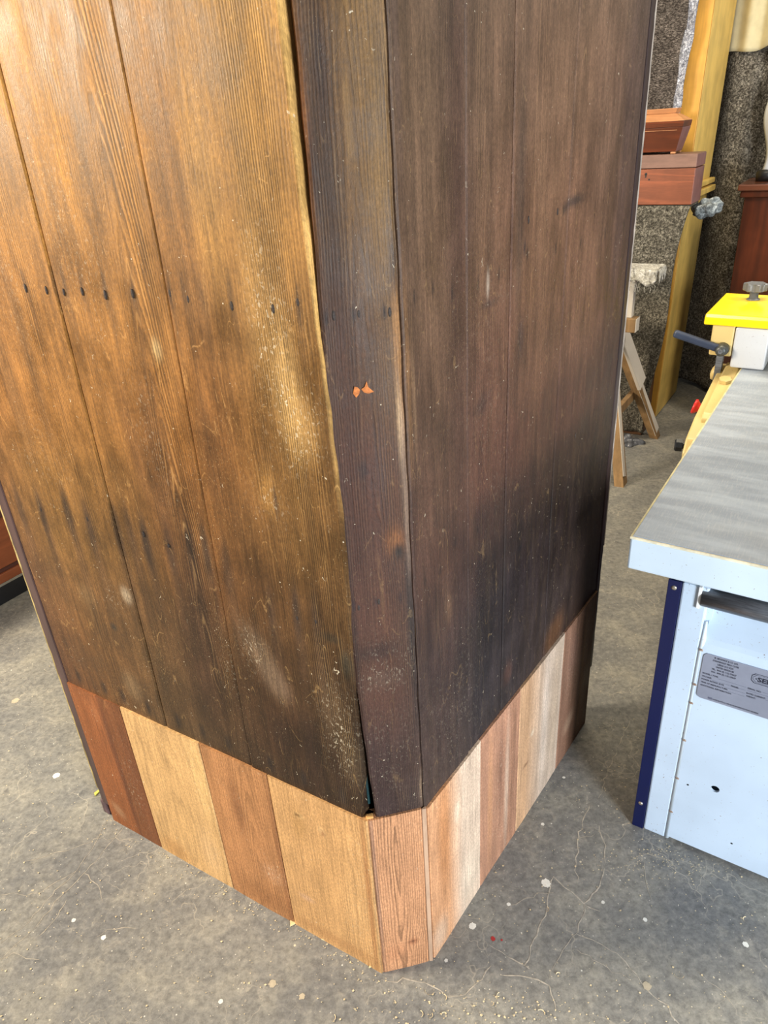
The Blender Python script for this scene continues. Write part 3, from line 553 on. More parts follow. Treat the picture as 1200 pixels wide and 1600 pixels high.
plank('plinth_board', 'C', lambda z: -0.001, lambda z: 0.100, *PW, M_NEWC, flat_tone((192, 138, 98)), 0.0065, 0.0024, seed=141, streak=0.05, ring=(.046, .35, 190, .05), base=1.0, bands=(), knots=((.068, .085, .013),), dust=((.09, .3, .01, .3, .3),),
      st=[(0.068, .085, .012, .010, (150, 94, 62), .8, 0), (0.069, .086, .004, .003, (110, 66, 46), .8, 0), (0.03, .06, .03, .03, (170, 112, 76), .4, 0), (0.003, .3, .004, .3, (140, 108, 92), .6, 0)])
bm = bmesh.new(); hexa(bm, [fp('C', s_, z, d) for z in (0.0, HP) for s_, d in ((.1, .004), (.1005, .0075), (.109, .0085), (.109, .0))]); bevel(bm, .001, 1)
from_bm('glued_corner_slip', bm, plain('pale_glue_slip', (182, 148, 120), 0.6, 0, 0.2, 40, 0.4, 0, (1, 1, .2)), cup)
plank('plinth_board', 'R', lambda z: 0.0035, lambda z: 0.2065-g*.4, 0.0, 0.472, M_NEWR, two_tone((194, 142, 102), (202, 176, 152), 0.10, .03), 0.0080, seed=151, streak=0.10, ring=(.05, .3, 150, .05), base=.5, dust=((.15, .2, .05, .25, .7),),
      st=[(0.055, .33, .022, .18, (170, 112, 66), .65, 0), (0.105, .36, .010, .03, (214, 196, 170), .6, 0), (0.16, .1, .04, .08, (206, 186, 162), .6, 0), (.03, .05, .03, .05, (204, 180, 156), .5, 0)])
plank('plinth_board', 'R', lambda z: 0.2065+g*.6, lambda z: 0.388-g*.3, 0.0, 0.472, M_NEWR, flat_tone((162, 118, 92)), 0.0074, seed=161, streak=0.16, ring=(.3, .0, 200, .03), base=.5, dust=((.3, .2, .06, .2, .5),),
      st=[(0.25, .25, .012, .2, (186, 134, 94), .6, 0), (0.30, .3, .014, .16, (112, 78, 62), .6, 0), (0.33, .22, .010, .2, (200, 178, 156), .5, 0), (0.36, .2, .012, .25, (116, 82, 62), .5, 0)])
plank('plinth_board', 'R', lambda z: 0.388+g*.3, lambda z: 0.630-g*.3, 0.0, 0.472, M_NEWR, two_tone((186, 146, 110), (188, 166, 146), 0.48, .05), 0.0078, seed=171, streak=0.11, ring=(.5, .0, 180, .03), base=.45, dust=((.56, .2, .06, .2, .5),),
      st=[(0.43, .2, .012, .006, (120, 86, 60), .8, 0), (0.53, .25, .02, .2, (204, 186, 170), .5, 0), (0.59, .25, .03, .2, (168, 144, 118), .5, 0), (0.46, .28, .01, .01, (214, 196, 170), .6, 0)])
plank('plinth_board', 'R', lambda z: 0.630+g*.3, lambda z: 0.8428, 0.0, 0.472, M_NEWR, two_tone((136, 100, 80), (92, 62, 36), 0.76, .08), 0.0072, seed=181, streak=0.16, ring=(.72, .0, 200, .03), base=.5, dust=((.69, .3, .04, .15, .5),),  # dark far end is the machine's cast shade, painted into the tone
      st=[(0.70, .36, .03, .08, (120, 90, 78), .5, 0), (0.70, .12, .03, .03, (176, 146, 120), .5, .3), (0.775, .25, .012, .25, (140, 100, 58), .5, 0)])
# carcass behind the boards: inner frame, top and front
m_car = wood('carcass_pine', (96, 64, 38), .6)
pL, pR = A+EA*0.862-NA*0.026, B+EB*0.860-NB*0.026; a2 = A-(NA+NCH)*0.016; b2 = B-(NB+NCH)*0.016
bm = bmesh.new(); prism(bm, [v-A+Vector((0, 0, 2.04)) for v in (a2, b2, pR, pL)], (0, 0, .03)); from_bm('top_board', bm, m_car, cup)
bm = bmesh.new(); prism(bm, [v-A+Vector((0, 0, .02)) for v in (a2, b2, pR, pL)], (0, 0, .03)); from_bm('bottom_board', bm, m_car, cup)
dfr = (pR-pL).normalized(); nfr = Vector((-dfr.y, dfr.x, 0))
bm = bmesh.new()
for t0, t1, z0, z1 in ((0, .10, 0, 2.07), (.90, 1, 0, 2.07), (.10, .90, 1.95, 2.07), (.10, .90, 0, .14), (.10, .90, .92, 1.0)):
    q0, q1 = pL+(pR-pL)*t0-A, pL+(pR-pL)*t1-A
    hexa(bm, [p+Vector((0, 0, z)) for z in (z0, z1) for p in (q0, q1, q1+nfr*.025, q0+nfr*.025)])
from_bm('front_frame', bm, m_car, cup)
for z0, z1 in ((.142, .918), (1.002, 1.948)):
    q0, q1 = pL+(pR-pL)*.102-A, pL+(pR-pL)*.898-A
    d_ = hexo('door', [p+Vector((0, 0, z)) for z in (z0, z1) for p in (q0+nfr*.004, q1+nfr*.004, q1+nfr*.024, q0+nfr*.024)], m_car, cup, .003)
    bm = bmesh.new(); lathe(bm, q1-dfr*.05+nfr*.024+Vector((0, 0, (z0+z1)/2)), nfr, [(0, .008), (.012, .007), (.018, .015), (.028, .014), (.032, .006)], 16)
    from_bm('door_knob', bm, plain('brass_knob', (150, 110, 50), .35, 1.0), d_, True)
# the teal strip and the chip of filler seen in the open corner joint
hexo('corner_backing_strip', [fp('C', s_, z, d) for z in (.50, .62) for s_, d in ((.0035, -.012), (.0085, -.012), (.0085, -.016), (.0035, -.016))], plain('teal_plastic_strip', (10, 52, 56), .2, 0, .2, 30), cup, .001)
hexo('corner_filler', [fp('C', s_, z, d) for z in (.474, .482) for s_, d in ((-.004, .002), (.010, .003), (.010, -.008), (-.004, -.008))], plain('wood_filler', (214, 160, 92), .8), cup, .002)

# iron nails along the two shelf lines, each with its own rust-dark slot
m_nail = plain('rusted_nail', (52, 42, 36), .7, .2, .4, 300)
bm = bmesh.new(); lathe(bm, (0, 0, -.002), (0, 0, 1), [(0, .0034), (.0022, .0034), (.0029, .002)], 8)
for v in bm.verts: v.co.y *= 2.6
nail_mesh = bpy.data.meshes.new('nail'); bm.to_mesh(nail_mesh); bm.free(); nail_mesh.materials.append(m_nail)
def nail(face, s_, z, lift, k=1.0):
    o_, e, n_ = FACE[face]; x, y, w_ = e, Vector((0, 0, 1)), n_
    if face == 'L': x = -e
    ob = bpy.data.objects.new('nail', nail_mesh); link(ob, cup); p = fp(face, s_, z, lift)
    ob.matrix_local = Matrix(((x.x*k, y.x*k, w_.x, p.x), (x.y*k, y.y*k, w_.y, p.y), (x.z*k, y.z*k, w_.z, p.z), (0, 0, 0, 1)))
for s_ in (0.574, 0.522, 0.480, 0.436, 0.385, 0.325, 0.248, 0.215, 0.137, 0.067, 0.026): nail('L', s_, 1.408+random.uniform(-.008, .008), .0038, random.uniform(.6, .85))
for s_ in (0.727, 0.584, 0.433, 0.373, 0.10, 0.062): nail('L', s_, (0.975 if s_ > .2 else .905)+random.uniform(-.01, .01), .0038, random.uniform(.5, .7))
for s_, z in ((.02, 1.397), (.052, 1.396), (.092, 1.394), (.018, .95), (.05, .955)): nail('C', s_, z, .0018, .75)
for s_, z in ((.03, 1.41), (.075, 1.375), (.36, 1.46), (.47, 1.46), (.33, .83), (.62, 1.0)): nail('R', s_, z, .0018, .7)

# loose chips lying at the foot of the cupboard
m_chip = wood('pale_wood_chip', (226, 204, 150), .85, (20, 3, 20)); m_ychip = plain('yellow_chip_wood', (214, 206, 100), .8)
def chip(px, py, L_, w_, a, mat, label):
    o = bpy.data.objects.new('wood_chip', None); bpy.data.objects.remove(o)
    bm = bmesh.new(); v = [(-L_, -w_, 0), (L_*.7, -w_*.8, 0), (L_, w_*.5, 0), (-L_*.6, w_, 0)]
    prism(bm, [Vector(q)+Vector((0, 0, .0005)) for q in v], (0.0008, .0006, .003)); 
    o = from_bm('wood_chip', bm, mat); o.location = at(px, py); o.rotation_euler = (0, 0, a); tag(o, label, 'wood chip'); return o
chip(458, 1442, .009, .006, .4, m_chip, 'pale wood chip on the floor against the left plinth near its middle')
chip(152, 1239, .011, .005, 1.0, m_ychip, 'yellow green wood chip beside the left foot of the cupboard')
chip(508, 1468, .008, .004, -.5, m_chip, 'pale sliver of wood under the palest left plinth board')
chip(580, 1509, .006, .004, .2, m_chip, 'small pale chip at the front bottom corner of the plinth')

# ------------------------------------------------------------------ planer
KZ = at(985, 838, 0.825); ANG = R(-34.6)
pl_ = empty('planer', (KZ.x, KZ.y, 0), 'pale blue floor standing planing machine with grey steel table and yellow guard', 'machine', rz=ANG)
m_cast = painted('pale_blue_enamel', (206, 220, 230), .35, .9); m_panel = painted('pale_blue_panel', (192, 208, 224), .3, .9)
m_cream = painted('cream_enamel', (208, 184, 122), .4, .4, (110, 80, 50)); m_navy = painted('navy_enamel', (10, 20, 66), .3, .4, (60, 70, 100))
m_black = plain('black_plastic', (26, 27, 30), .4, 0, .2); m_dsteel = plain('dark_steel', (112, 116, 122), .35, .35, .25, 40, .5, 0, (1, 8, 8))
def table_mat():
    n = NT('worn_steel_table'); g = n.geo()
    a = n.noise(n.map(g, (1.2, 5, 1)), 4, 4, .6); b = n.noise(n.map(g, (420, 30, 1)), 1, 3, .7); c = n.noise(n.map(g, (3, 160, 1)), 1.0, 3, .7); d = n.noise(g, 3, 3)
    col = n.mix(n.ss(a, .35, .7), lin((148, 158, 172)), lin((170, 180, 192)))
    col = n.mix(n.ss(b, .45, .75, 0, .3), col, lin((205, 206, 204))); col = n.mix(n.ss(c, .5, .75, 0, .10), col, lin((120, 122, 124)))
    col = n.mix(n.ss(d, .5, .75, 0, .3), col, lin((150, 146, 136)))
    n.bump(n.math('ADD', b, c), .12, .0006)
    return n.fin(col, n.ss(a, .3, .7, .45, .6), .25, .5)
m_tab = table_mat()
TW = 0.50
for w0, w1 in ((0, 1.36), (1.47, 2.6)):
    tb = bxo('table', (0, TW, w0, w1, .747, .822), m_cast, pl_, .004)
    bxo('table_surface', (.004, TW-.004, w0+.004, w1-.004, .8222, .8262), m_tab, tb, .001)
    if w0 == 0:
        bxo('worn_lip', (-.0006, TW, -.0006, .004, .8195, .8245), plain('cream_worn_lip', (226, 216, 186), .5, 0, .2), tb, .0006)
        bxo('worn_lip', (-.0006, .004, .004, w1, .8195, .8245), plain('cream_worn_lip_side', (214, 204, 160), .5, 0, .2), tb, .0006)
bm = bmesh.new(); lathe(bm, (.02, 1.415, .78), (1, 0, 0), [(0, .044), (.46, .044)], 24); from_bm('cutter_block', bm, m_dsteel, pl_, True)
# base: blue trim, white corner flange, end panel with a hole, side and back
tr = bxo('trim_strip', (.086, .113, 0.0, .03, 0.0, .745), m_navy, pl_, .001)
for z in (.728, .085):
    bm = bmesh.new(); lathe(bm, (.099, .001, z), (0, -1, 0), [(0, .0055), (.0015, .0055), (.003, .003)], 14); from_bm('screw', bm, plain('zinc_screw', (190, 180, 160), .35, .8), tr, True)
fg = bxo('corner_flange', (.1135, .166, 0.002, .03, .0, .745), m_panel, pl_, .004)
bm = bmesh.new(); lathe(bm, (.170, .006, .004), (0, 0, 1), [(0, .0062), (.60, .0062), (.66, .003)], 12); from_bm('weld_seam', bm, m_cast, fg, True)
bm = bmesh.new()
for zz in (.592, .50, .44, .335, .205, .10):
    bmesh.ops.create_icosphere(bm, subdivisions=1, radius=.0055, matrix=Matrix.Translation((.1705, .001, zz+random.uniform(-.01, .01))) @ Matrix.Diagonal((1, .5, .8, 1)))
from_bm('weld_tack', bm, plain('rusty_weld_tack', (150, 128, 112), .7, .2, .3, 200), fg, kind='stuff')
pn = bmesh.new(); X0, X1, Z1 = .172, .48, .60; hx, hz, hr, hs = .252, .223, .0095, .03
def quadf(bm, *p): return bm.faces.new([bm.verts.new(q) for q in p])
for a0, a1, c0, c1 in ((X0, X1, .012, hz-hs), (X0, X1, hz+hs, Z1), (X0, hx-hs, hz-hs, hz+hs), (hx+hs, X1, hz-hs, hz+hs)):
    quadf(pn, (a0, 0, c0), (a1, 0, c0), (a1, 0, c1), (a0, 0, c1))
N = 24; sq = []
for k in range(N):
    a = 2*math.pi*k/N; m = max(abs(math.cos(a)), abs(math.sin(a))); sq.append((hx+hs*math.cos(a)/m, 0, hz+hs*math.sin(a)/m))
ci = [(hx+hr*math.cos(2*math.pi*k/N), 0, hz+hr*math.sin(2*math.pi*k/N)) for k in range(N)]; cb = [(x, .006, z) for x, y, z in ci]
for k in range(N):
    j = (k+1) % N; quadf(pn, sq[k], sq[j], ci[j], ci[k]); quadf(pn, ci[k], ci[j], cb[j], cb[k])
prev = (0.0, Z1)
for yy, zz in ((.003, .612), (.009, .622), (.030, .648), (.060, .690), (.064, .74)):
    quadf(pn, (X0, prev[0], prev[1]), (X1, prev[0], prev[1]), (X1, yy, zz), (X0, yy, zz)); prev = (yy, zz)
bmesh.ops.remove_doubles(pn, verts=pn.verts[:], dist=1e-5)
ep = from_bm('end_panel', pn, m_panel, pl_)
for zz, xx in ((.075, .31), (.205, .195)):
    bm = bmesh.new(); lathe(bm, (xx, .0005, zz), (0, -1, 0), [(0, .0025), (.0008, .0025)], 10); from_bm('small_hole', bm, m_black, ep)
bxo('flange_return', (.113, .176, .032, .069, .0, .745), m_panel, pl_)
bm = bmesh.new(); box(bm, .113, .48, .07, 2.3, 0.0, .745); from_bm('base_body', bm, plain('dark_machine_inside', (90, 104, 120), .6), pl_)
bm = bmesh.new(); box(bm, .088, .1125, .032, 2.3, 0.0, .745); from_bm('side_panel', bm, m_navy, pl_)
# rounded steel bar under the end of the table and its bent clip
bm = bmesh.new(); lathe(bm, (.1535, .016, .7185), (1, 0, 0), [(0, .0235), (.31, .0235)], 28); from_bm('steel_bar', bm, m_dsteel, pl_, True)
bm = bmesh.new(); box(bm, .146, .153, -.003, .03, .694, .746); bevel(bm, .001, 1); from_bm('bar_clip', bm, painted('worn_white_clip', (230, 230, 228), .35, 1.0, (70, 50, 40)), pl_)
# rating plate
def zc(X, Y):      # position on the end face, from the photograph's plate at eight times
    q = at(1080+X/8, 920+Y/8, 0.0); d = (q-Vector((0, 0, H))); n = Vector((-math.sin(ANG), math.cos(ANG), 0)); t = (KZ-Vector((0, 0, H))).dot(n)/d.dot(n)
    P = Vector((0, 0, H))+d*t-KZ; return P.dot(Vector((math.cos(ANG), math.sin(ANG), 0))), P.z+.825
PX0, PX1, PZ0, PZ1 = .1775, .392, .470, .5905
bm = bmesh.new(); pts = []; rr = .010
for cx, cz, a0 in ((PX1-rr, PZ1-rr, 0), (PX0+rr, PZ1-rr, 90), (PX0+rr, PZ0+rr, 180), (PX1-rr, PZ0+rr, 270)):
    for k in range(6): a = R(a0+18*k); pts.append((cx+rr*math.cos(a), -.0005, cz+rr*math.sin(a)))
prism(bm, pts, (0, -.0012, 0))
rp = from_bm('rating_plate', bm, plain('anodised_plate', (150, 155, 172), .38, .35, .08, 12), pl_)
TY = -.0019; txt_v = []; txt_f = []
def text(s, x, z, size, width=None):
    cu = bpy.data.curves.new('t', 'FONT'); cu.body = s; cu.size = size; cu.resolution_u = 2; cu.offset = size*(.045 if size > .01 else .03)
    ob = bpy.data.objects.new('t', cu); COL.objects.link(ob); bpy.context.view_layer.update()
    me = bpy.data.meshes.new_from_object(ob.evaluated_get(bpy.context.evaluated_depsgraph_get())); co = np.array([v.co for v in me.vertices]); k = 1.0
    if width: k = width/(co[:, 0].max()-co[:, 0].min())
    b = len(txt_v)
    for c in co: txt_v.append((x+c[0]*k, TY, z+c[1]))
    for p in me.polygons: txt_f.append(tuple(b+i for i in p.vertices))
    bpy.data.objects.remove(ob); bpy.data.curves.remove(cu); bpy.data.meshes.remove(me)
def tline(s, x0, z, x1, size): text(s, x0, z, size, x1-x0)
zr = lambda i: PZ1-.0075-.0074*i
tline('M. SEDGWICK & CO. LTD.', .1985, zr(0), .2445, .0058); tline('STANNINGLEY FIELD CLOSE', .1965, zr(1), .2465, .0058); tline('LEEDS LS13 4QG', .2065, zr(2), .237, .0058)
tline('UNITED KINGDOM', .2045, zr(3), .239, .0058); tline('TEL:  0044 (0) 1132 570637', .1975, zr(4), .2455, .0058); tline('FAX:  0044 (0) 1132 570637', .1975, zr(5), .2455, .0058)
rows = [('MODEL / TYPE:', .1815, .2125, 6.3), ('VOLTAGE:', .1815, .201, 7.4), ('POWER RATING (KW)', .1815, .226, 8.5), ('YEAR OF MANUFACTURE:', .1815, .235, 9.6), ('ADDITIONAL INFORMATION:', .1815, .2435, 10.7)]
for s_, a, b, i in rows: tline(s_, a, zr(i), b, .0055)
tline('PHASE:', .2395, zr(7.9), .254, .0055); tline('SERIAL NO:', .270, zr(6.9), .296, .0055); tline('RATED CURRENT:', .270, zr(8.7), .306, .0055); tline('WEIGHT:', .271, zr(9.7), .289, .0055)
tline('PLEASE QUOTE ALL THE ABOVE INFORMATION WHEN ORDERING', .2105, PZ0+.0052, .30, .0045)
text('·SEDGWICK·', .2795, PZ1-.033, .0155, .098)
mesh('plate_lettering', txt_v, txt_f, plain('plate_ink', (40, 42, 56), .6), rp, kind='stuff')
bm = bmesh.new()
for i, a, b in ((6.6, .2135, .268), (6.6, .298, .385), (7.7, .2015, .268), (8.8, .2275, .268), (9.9, .2365, .268), (7.5, .27, .385), (8.9, .307, .385)): box(bm, a, b, TY, TY+.0002, zr(i)-.0002, zr(i)+.0002)
box(bm, .2005, .2095, TY, TY+.0002, PZ0+.0045, PZ0+.0095)
from_bm('plate_rule', bm, plain('plate_rule_ink', (88, 92, 108), .6), rp, kind='stuff')
bm = bmesh.new()                                                        # octagonal badge outline round the name
for off, wd in ((.0, .0013), (.0032, .0006)):
    x0, x1, z0, z1, c = .2725+off, .384-off, PZ1-.0395+off, PZ1-.0145-off, .006
    P = [(x0+c, z0), (x1-c, z0), (x1, z0+c), (x1, z1-c), (x1-c, z1), (x0+c, z1), (x0, z1-c), (x0, z0+c)]; cx, cz = (x0+x1)/2, (z0+z1)/2
    Q = [(x+(wd if x < cx else -wd), z+(wd if z < cz else -wd)) for x, z in P]
    for k in range(8):
        j = (k+1) % 8; quadf(bm, (*[P[k][0], TY, P[k][1]],), (*[P[j][0], TY, P[j][1]],), (*[Q[j][0], TY, Q[j][1]],), (*[Q[k][0], TY, Q[k][1]],))
from_bm('plate_badge_outline', bm, plain('badge_ink', (36, 38, 54), .6), rp)
# bridge guard, its arm and the castings at the left of the table
gd = bmesh.new(); prism(gd, [(-.130, 1.245, .968), (-.128, 1.245, .990), (-.113, 1.262, 1.000), (-.113, 1.60, 1.000), (-.128, 1.615, .990), (-.130, 1.615, .968)][::1], (.001, 0, 0)); gd.free()
gd = bmesh.new(); sec = [(1.236, .966), (1.238, .988), (1.252, 1.0), (1.585, 1.0), (1.6, .988), (1.602, .966)]
prism(gd, [(-.132, a, b) for a, b in sec], (.62, 0, 0)); bevel(gd, .003, 1)
gp = from_bm('bridge_guard', gd, plain('yellow_guard_paint', (250, 214, 18), .28, 0, .06, 8), pl_)
bm = bmesh.new(); lathe(bm, (-.028, 1.50, 1.0), (0, 0, 1), [(0, .022), (.004, .020), (.005, .015), (.030, .014)], 18); from_bm('knob_stem', bm, plain('grey_stem', (120, 122, 124), .4, .3), pl_, True)
bm = bmesh.new(); ring_ = [(math.cos(2*math.pi*k/24)*(.034+.007*math.cos(6*2*math.pi*k/24))-.028, 1.50+math.sin(2*math.pi*k/24)*(.034+.007*math.cos(6*2*math.pi*k/24)), 1.030) for k in range(24)]
prism(bm, ring_, (0, 0, .026)); bevel(bm, .003, 1); from_bm('guard_knob', bm, plain('grey_star_knob', (96, 98, 102), .4, 0, .1), pl_)
bxo('guard_block', (-.106, -.036, 1.252, 1.36, .862, .966), m_cream, pl_, .005)
bxo('guard_spacer', (-.085, -.055, 1.262, 1.33, .9655, .969), m_dsteel, pl_)
bxo('guard_arm', (-.034, .07, 1.248, 1.42, .828, .962), painted('white_arm_enamel', (196, 198, 200), .35, .6), pl_, .006)
lv = bmesh.new(); bar(lv, (-.064, 1.235, .889), (-.222, 1.235, .930), .026, .022, (0, 0, 1)); bevel(lv, .008, 3); lvo = from_bm('clamp_lever', lv, plain('blue_black_lever', (44, 54, 74), .45, 0, .1), pl_)
bm = bmesh.new(); lathe(bm, (-.064, 1.252, .887), (0, -1, 0), [(0, .022), (.014, .021), (.034, .017), (.038, .012)], 20); from_bm('lever_boss', bm, plain('lever_boss', (70, 72, 70), .4, .3), lvo, True)
bm = bmesh.new(); lathe(bm, (-.064, 1.214, .887), (0, -1, 0), [(0, .008), (.003, .008), (.003, .004), (.001, .003)], 6); from_bm('lever_screw', bm, m_dsteel, lvo)
bxo('arm_rod', (-.082, -.062, 1.27, 1.30, .70, .865), m_dsteel, pl_)
sc_ = bmesh.new(); prism(sc_, [(-.075, a, b) for a, b in ((1.36, .806), (1.34, .812), (.98, .738), (.885, .700), (.86, .66), (.86, .50), (1.36, .50))], (.072, 0, 0)); bevel(sc_, .006, 2)
sd_o = from_bm('side_casting', sc_, m_cream, pl_)
sc2 = bmesh.new(); prism(sc2, [(-.052, a, b) for a, b in ((1.33, .822), (1.31, .826), (.98, .757), (.96, .742), (.96, .70), (1.33, .70))], (.046, 0, 0)); bevel(sc2, .004, 2); from_bm('raised_pad', sc2, m_cream, sd_o)
nrm = Vector((0, -.2, .98)).normalized(); bm = bmesh.new(); lathe(bm, (-.030, 1.18, .798), nrm, [(0, .021), (.012, .021), (.014, .018)], 6); from_bm('hexagon_bolt', bm, m_cream, sd_o)
bm = bmesh.new(); lathe(bm, (-.074, 1.16, .700), (-1, 0, .25), [(0, .014), (.022, .015), (.03, .022), (.034, .026), (.040, .024)], 20); from_bm('stop_button', bm, plain('red_plastic', (214, 48, 48), .35, 0, .05), pl_, True)
bm = bmesh.new(); lathe(bm, (-.074, .895, .672), (-1, -.2, 0), [(0, .012), (.008, .012), (.009, .021), (.028, .021), (.032, .016)], 8); from_bm('adjusting_knob', bm, m_black, pl_)
bm = bmesh.new(); lathe(bm, (-.078, 1.30, .79), (-1, 0, .2), [(0, .03), (.012, .026), (.018, .012)], 18); from_bm('bearing_cap', bm, m_cream, sd_o, True)

# ------------------------------------------------------------------ background: pine cupboard, boxes, blankets
BACKROT = math.atan2(EX.y, EX.x)                                         # local x runs back, local y runs left
pine = empty('pine_cupboard', PC, 'tall bare yellow pine cupboard standing behind the wooden boxes', 'cupboard', rz=BACKROT)
pine.rotation_mode = 'QUATERNION'; pine.rotation_quaternion = (Matrix.Rotation(R(1.1), 3, 'Y') @ Matrix.Rotation(BACKROT, 3, 'Z')).to_quaternion()
m_pine = wood('bare_yellow_pine', (222, 188, 104), .82, (10, 10, .8), .5, 5, .3); m_pine2 = wood('oiled_orange_pine', (206, 152, 62), .75, (10, 10, .8), .5, 9, .4)
bxo('side_panel', (.022, .56, -.0005, .022, 0.012, 2.5), m_pine, pine, .002)
bxo('front_stile', (0, .0215, 0, .10, 0.0, 2.5), m_pine2, pine, .003)
bxo('front_board', (.004, .0215, .101, .90, .08, 2.5), m_pine2, pine, .002)
bxo('far_side_panel', (.0, .56, .901, .923, 0.0, 2.5), m_pine2, pine, .002)
bxo('back_panel', (.545, .56, .023, .90, .02, 2.5), m_pine2, pine)
bxo('waist_moulding', (-.012, .575, -.030, -.0008, 1.235, 1.262), m_pine, pine, .006, 3)
bxo('waist_moulding', (-.010, .575, -.038, -.0008, 1.195, 1.225), m_pine, pine, .004, 2)

BC = Vector((1.5436, 3.65, 0))
m_blk = felt('grey_felt', (74, 70, 62), (150, 144, 130), 110); m_blk2 = felt('dark_felt', (84, 80, 74), (190, 184, 172), 110); m_rug = felt('woven_rug', (60, 54, 50), (150, 140, 132), 90, (1, 1, 3.2))
st = empty('blanket_covered_chest', BC, 'chest under a grey felt blanket that carries the two wooden boxes', 'chest', rz=BACKROT)
bxo('chest_body', (.03, .19, .11, .75, 0.0, 1.175), m_car, st, .006)
def drape(a, b):
    z = 1.197-b*1.165; f = .010*math.sin(a*19+b*3)*b+.006*math.sin(a*43+2)*b+.016*b*math.sin(b*5)
    y0 = .095*b**.8+.012*math.sin(b*9); return (-.004-f-.020*b, y0+(.72-y0)*a, z)
bl = sheet('felt_blanket', drape, 40, 60, m_blk, st, .008)
def dtop(a, b): return (-.002+.20*b, .004+.70*a, 1.189-.001*math.sin(a*30)*b)
sheet('blanket_top', dtop, 20, 8, m_blk, st, .008)
m_mah = wood('red_brown_box_wood', (142, 78, 50), .62, (5, 2, 24), .42, 8, .5); m_mahd = wood('dark_rosewood', (112, 52, 24), .5, (4, 1.6, 18), .3, 8, .6, .5, .3); m_lid = plain('faded_box_lid', (122, 92, 80), .5, 0, .2, 20, .5, 0, (1, .3, 1))
m_end = wood('purple_brown_end', (128, 88, 84), .75, (5, 16, 3), .5, 8, .3); m_tan_ = wood('worn_tan_edge', (196, 138, 92), .8, (5, 1.5, 20), .45, 8, .3)
bx1 = empty('wooden_box', BC+Vector((0, 0, 1.2000)), 'large red brown wooden box with keyhole lying on the felt blanket', 'box', rz=BACKROT)
D1 = .20
bxo('body', (.0, D1, .0, .50, .0005, .158), m_mah, bx1, .0025)
bxo('end_board', (.002, D1-.002, -.0016, -.0002, .003, .157), m_end, bx1)
ld = bxo('lid', (-.0008, D1+.001, -.001, .501, .1605, .218), m_lid, bx1, .003); bxo('lid_end', (.002, D1-.002, -.0026, -.0012, .163, .214), m_end, ld)
bm = bmesh.new(); lathe(bm, (-.0006, .222, .137), (-1, 0, 0), [(0, .006), (.0008, .006)], 14); box(bm, -.0014, -.0006, .2195, .2245, .122, .137); from_bm('keyhole', bm, m_black, bx1)
bm = bmesh.new(); lathe(bm, (-.0004, .205, .113), (-1, 0, 0), [(0, .004), (.0006, .004)], 10); from_bm('worm_hole', bm, m_black, bx1)
bx2 = empty('tea_caddy', BC+EX*.03+EL*.105+Vector((0, 0, 1.4185)), 'small dark wood flared caddy with sloping lid standing on the larger box', 'box', rz=BACKROT)
def frus(x0, x1, y0, y1, z0, X0, X1, Y0, Y1, Z1): return [(x0, y0, z0), (x1, y0, z0), (x1, y1, z0), (x0, y1, z0), (X0, Y0, Z1), (X1, Y0, Z1), (X1, Y1, Z1), (X0, Y1, Z1)]
hexo('body', frus(0, .13, 0, .34, .010, -.020, .150, -.024, .364, .112), m_mahd, bx2, .002)
hexo('side_veneer', [(.002, -.0005, .011), (.128, -.0005, .011), (.128, -.0015, .011), (.002, -.0015, .011), (-.018, -.0245, .112), (.148, -.0245, .112), (.148, -.0255, .112), (-.018, -.0255, .112)], m_end, bx2)
lid2 = hexo('lid', frus(-.0205, .1505, -.0245, .3645, .1125, -.024, .154, -.028, .368, .137), m_mahd, bx2, .001)
hexo('lid_slope', frus(-.025, .155, -.029, .369, .1375, .022, .108, .022, .318, .168), m_tan_, lid2, .001)
hexo('lid_moulding', frus(.024, .106, .024, .316, .1685, .016, .114, .016, .324, .190), m_tan_, lid2, .002)
for x, y in ((.012, .012), (.118, .012), (.012, .328), (.118, .328)): bxo('foot', (x-.011, x+.011, y-.011, y+.011, .0005, .0095), m_tan_, bx2, .002)
bm = bmesh.new(); lathe(bm, (-.0112, .205, .085), (-1, 0, -.2), [(0, .011), (.002, .010), (.003, .004)], 16); from_bm('escutcheon', bm, plain('pewter_escutcheon', (128, 116, 96), .4, .7), bx2)
bm = bmesh.new(); bar(bm, (-.0205, .0, .1), (-.0205, .34, .1), .0015, .0015, (0, 0, 1)); from_bm('inlay_line', bm, m_tan_, bx2)

# rug hung over the front of the pine cupboard
rg = empty('hanging_rug', PC-EX*.03+EL*.05+Vector((0, 0, 1.15)), 'brown grey woven rug hanging behind the wooden caddy', 'rug', rz=BACKROT)
def rugf(a, b):
    z = 1.25*b; y0 = .055-.05*b; return (-.012*math.sin(a*14+b*2)*.6-.004*math.sin(b*40), y0-.012+(.7-y0)*a, z)
sheet('rug_body', rugf, 40, 60, m_rug, rg, .010)
def rugs(a, b):
    z = 1.25*b; y0 = .055-.05*b; return (-.008-.005*math.sin(b*31+a*5), y0-.004+(.024+.026*b)*(a-1)+.04*a*0+.002*math.sin(b*17), z)
sheet('silver_selvedge', rugs, 6, 50, felt('silver_fringe', (128, 130, 142), (226, 228, 236), 120), rg, .012)

